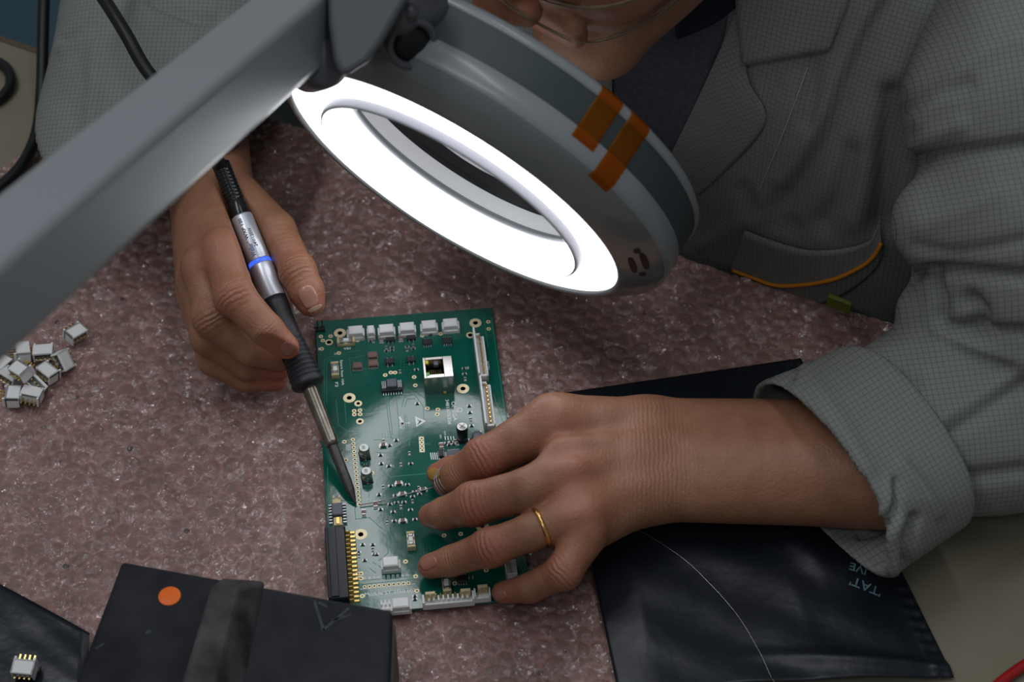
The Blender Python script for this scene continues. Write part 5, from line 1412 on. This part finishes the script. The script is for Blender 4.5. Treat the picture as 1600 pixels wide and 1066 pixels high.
# turned corner of the cuff above the wrist
def patch(name, rails, n, mw, bvh, lift, ex, ey, mt=None, thick=.0011, parent=None, fallback=1.0):
    """strip between pixel rails laid over a surface; lift = mm per rail"""
    R_ = []
    for r_ in rails:
        c_ = catmull([V((a, b_, 0)) for a, b_ in r_], 12); L_ = [0]
        for a, b_ in zip(c_[:-1], c_[1:]): L_.append(L_[-1]+(b_-a).length)
        R_.append([( np.interp(i/(n-1)*L_[-1], L_, [p_.x for p_ in c_]), np.interp(i/(n-1)*L_[-1], L_, [p_.y for p_ in c_])) for i in range(n)])
    vs = []; nr = (len(rails)-1)*mw+1; dep = np.zeros((n, nr)); XY = np.zeros((n, nr, 2)); ok_ = np.zeros((n, nr), bool)
    for i in range(n):
        for j in range(nr):
            k_ = min(j//mw, len(rails)-2); t = (j-k_*mw)/mw
            x = R_[k_][i][0]*(1-t)+R_[k_+1][i][0]*t; y = R_[k_][i][1]*(1-t)+R_[k_+1][i][1]*t
            l_, n_ = hit(bvh, x, y); XY[i, j] = x, y
            lf_ = lift[k_]*(1-t)+lift[k_+1]*t
            if l_ is not None: dep[i, j] = depth_of(l_)-lf_*.001; ok_[i, j] = True
    mean = dep[ok_].mean() if ok_.any() else fallback
    dep[~ok_] = mean
    for _ in range(3):
        d2 = dep.copy(); d2[1:-1] = (dep[:-2]+dep[2:]+2*dep[1:-1])/4; d2[:, 1:-1] = (d2[:, :-2]+d2[:, 2:]+2*d2[:, 1:-1])/4; dep = d2
    vs = np.array([P(XY[i, j, 0], XY[i, j, 1], dep[i, j]) for i in range(n) for j in range(nr)])
    id_ = np.arange(n*nr).reshape(n, nr); f_ = np.stack([id_[:-1, :-1], id_[:-1, 1:], id_[1:, 1:], id_[1:, :-1]], -1).reshape(-1, 4)
    if (normals(vs, f_)@VIEW).mean() < 0: f_ = f_[:, ::-1]
    o = cpart(name, vs, f_, ex, ey, mt, parent); s_ = o.modifiers.new('thick', 'SOLIDIFY'); s_.thickness = thick; s_.offset = -1
    return o, vs, f_
DG1, DG2 = E1+V((0, 0, .9)), E1*-.9+V((0, 0, 1))
# ---- right sleeve (left in the picture)
a, c, c2 = K(258, 190, 48, 192), K(325, -180, 66, 190), K(360, -160, 80, 190)
pt_ = np.stack([a[0], c[0], c2[0], A_(SHR), A_(at(240, 262, .06))]); F = Field(pt_.min(0)-.085, pt_.max(0)+.085, .0028)
zq2 = ((0, 0, 1), 1.5); F.cone(a[0]+(a[0]-c[0])*.3, a[1]*1.02, c[0], c[1], .01, sq=zq2)
F.cone(c[0], c[1], A_(SHR), .07, .03, sq=((0, 0, 1), 1.25))
an = A_((-UP*.82+FW*.55+RT*.06).normalized()); F.cut(A_(at(240, 222, .07)), an, .006)
F.cone(A_(at(265, 380, .046)), .050, A_(at(268, 160, .046)), .050, .004, sub=True, sq=zq2)
v, q = F.mesh(3); v = ripple(v, q, .0014, 70, 21); v[:, 2] = np.maximum(v[:, 2], .0075)
v = brush(v, q, [([(98, 62), (130, 40), (165, 14)], 7, -4), ([(98, 78), (132, 56), (170, 32)], 8, 2.5), ([(240, 0), (300, 25), (340, 30)], 9, -5), ([(300, 60), (290, 110), (270, 160)], 14, 1.5), ([(150, 70), (148, 130), (140, 190)], 12, 2), ([(120, 90), (125, 140), (118, 190)], 12, -1.6)])
cpart('sleeve', v, q, RT, UP)

# ---- shirt, lapels, collar, pocket
m = mat('shirt_knit', (0.085, 0.092, 0.115), .95, var=(420, .5, (0.045, 0.048, 0.062)), bump=(900, .4, .0008)); M['shirt_knit'] = m
M['navy'] = mat('navy', (0.006, 0.010, 0.022), .9)
sh_o, _, _ = patch('shirt', [[(952, -80), (954, 60), (958, 200), (975, 380)], [(1060, -80), (1040, 80), (1010, 230), (990, 380)], [(1152, -80), (1130, 60), (1085, 175), (1010, 350)]], 26, 8, tbvh, (1.2, 1.2, 1.2), E1, (0, 0, 1), M['shirt_knit'], .0008, person)
patch('neckband', [[(1058, 62), (1084, 52), (1118, 36), (1150, 12)], [(1050, 20), (1080, 5), (1110, -20), (1140, -60)]], 16, 5, tbvh, (2.2, 2.6), E1, (0, 0, 1), M['navy'], .0010, sh_o)
patch('lapel', [[(1160, -10), (1128, 70), (1085, 165), (1031, 276), (990, 372)], [(1160, 40), (1150, 110), (1130, 190), (1075, 280), (1010, 380)], [(1162, 60), (1170, 128), (1195, 193), (1120, 280), (1058, 333), (1015, 398)]], 40, 7, tbvh, (3.5, 5.0, 2.6), DG1, DG2)
patch('lapel', [[(962, -60), (958, 60), (957, 180), (972, 330)], [(930, -60), (925, 60), (905, 180), (900, 330)]], 20, 6, tbvh, (3.5, 2.5), DG2, DG1)
patch('collar', [[(1340, -90), (1325, 0), (1294, 81)], [(1250, -90), (1240, 0), (1228, 90)], [(1146, -90), (1150, 20), (1160, 103)]], 18, 8, tbvh, (4.0, 8.0, 6.5), E1, (0, 0, 1))
PT = [(1163, 362), (1205, 378), (1262, 393), (1320, 390), (1362, 376), (1372, 350), (1375, 330)]
PP = [(1141, 421), (1175, 434), (1221, 447), (1294, 439), (1340, 420), (1364, 402), (1377, 380)]
PBt = [(1139, 447), (1190, 466), (1252, 482), (1300, 470), (1340, 446), (1368, 420), (1380, 395)]
_, pv, pf = patch('pocket', [PT, PP, PBt], 40, 6, tbvh, (6.0, 5.5, 3.5), E1, (0, 0, 1), None, .0012)
pbvh = bvh_of(pv, pf); M['piping_orange'] = mat('piping_orange', (0.62, 0.22, 0.01), .6)
mb = MB(); pts = []
for x, y in smooth_px(PP, 6):
    l_, n_ = hit(pbvh, x, y)
    if l_ is not None: pts.append(l_+(CAM-l_).normalized()*.0008-V(PO))
mb.tube(pts, .0012, 8); o = mb.build('piping', M['piping_orange'], coat); o['label'] = 'orange piping along the pocket'
mb = MB(); pts = []       # pale loose thread down the front
for x, y in smooth_px([(1262, 105), (1240, 165), (1215, 230), (1184, 302)], 8):
    l_, n_ = hit(tbvh, x, y)
    if l_ is not None: pts.append(l_+(CAM-l_).normalized()*.0009-V(PO))
M['thread'] = mat('thread', (.5, .5, .48), .7)
if len(pts) > 1: mb.tube(pts, .00022, 5); mb.build('thread', M['thread'], coat)
M['lime'] = mat('lime', (0.10, 0.11, 0.01), .7)
mb = MB(); p0 = P(1312, 474, 1.092)-V(PO); mb.box(p0, (.014, .003, .008), ch=.001, M=Matrix.Rotation(-.5, 3, 'Z')); o = mb.build('hem_tag', M['lime'], coat); o['label'] = 'yellow green hem tag under the pocket'

# ================================================================== solder wire
M['solder'] = mat('solder', (.30, .30, .31), .35, 1.0)
pts = [at(1225, 1110, .0125), at(1196, 1030, .0135), at(1150, 948, .0140), at(1095, 888, .0140), at(1040, 846, .0140), at(990, 818, .0140), at(930, 812, .0145), at(850, 800, .012), at(770, 790, .011), at(722, 776, .011)]
pts = [p if i > 5 else p for i, p in enumerate(pts)]
c_ = catmull(pts, 10)
for i, p in enumerate(c_):
    r_ = bagbvh.ray_cast(V((p.x, p.y, .5)), V((0, 0, -1)))[0]
    if r_ is not None: p.z = max(r_.z+.0006, .0085) if i < 55 else p.z
a, c = idx[3][0], idx[4][0]; axr = V(a-c).normalized(); R1 = frame(axr, V(VIEW.tolist())); coil = []
for i in range(3*26+8):
    an_ = 2*math.pi*i/26; t = -.10+.85*i/86; cen = c+(a-c)*t; rr_ = idx[4][1]*(1-t)+idx[3][1]*t+.0004
    coil.append(V(cen)+R1 @ V((math.cos(an_+3.0)*rr_, math.sin(an_+3.0)*rr_, 0)))
end = catmull([coil[0], at(672, 763, .0105), at(640, 771, .0092), at(600, 782, .0080), at(562, 789, .0074)], 8)
path = [V(p) for p in end[::-1]][:-1]+coil
tail = catmull([coil[-1], at(735, 770, .012)]+c_[::-10][1:] if False else [coil[-1], V(c_[-1])], 6)
path = path+tail[1:]+c_[::-1][1:]
o0 = path[0]; mb = MB(); mb.tube([p-o0 for p in path], .0003, 7); o = mb.build('solder_wire', M['solder']); o.location = o0
tag(o, 'thin solder wire coiled on the index finger and running over the black bag', 'wire')

# ================================================================== bubble wrap sheet, pressed where things lie
vv, q = WRAP
used = np.zeros(len(vv), bool); used[q.ravel()] = True; new = np.cumsum(used)-1
o = link_mesh('bubble_wrap', np_mesh('bubble_wrap', vv[used], new[q], {'seam': np.repeat(SEAMC[used][:, None], 4, 1)}), M['bubble_film'])
tag(o, 'pinkish bubble wrap sheet spread under the green board', 'bubble wrap')
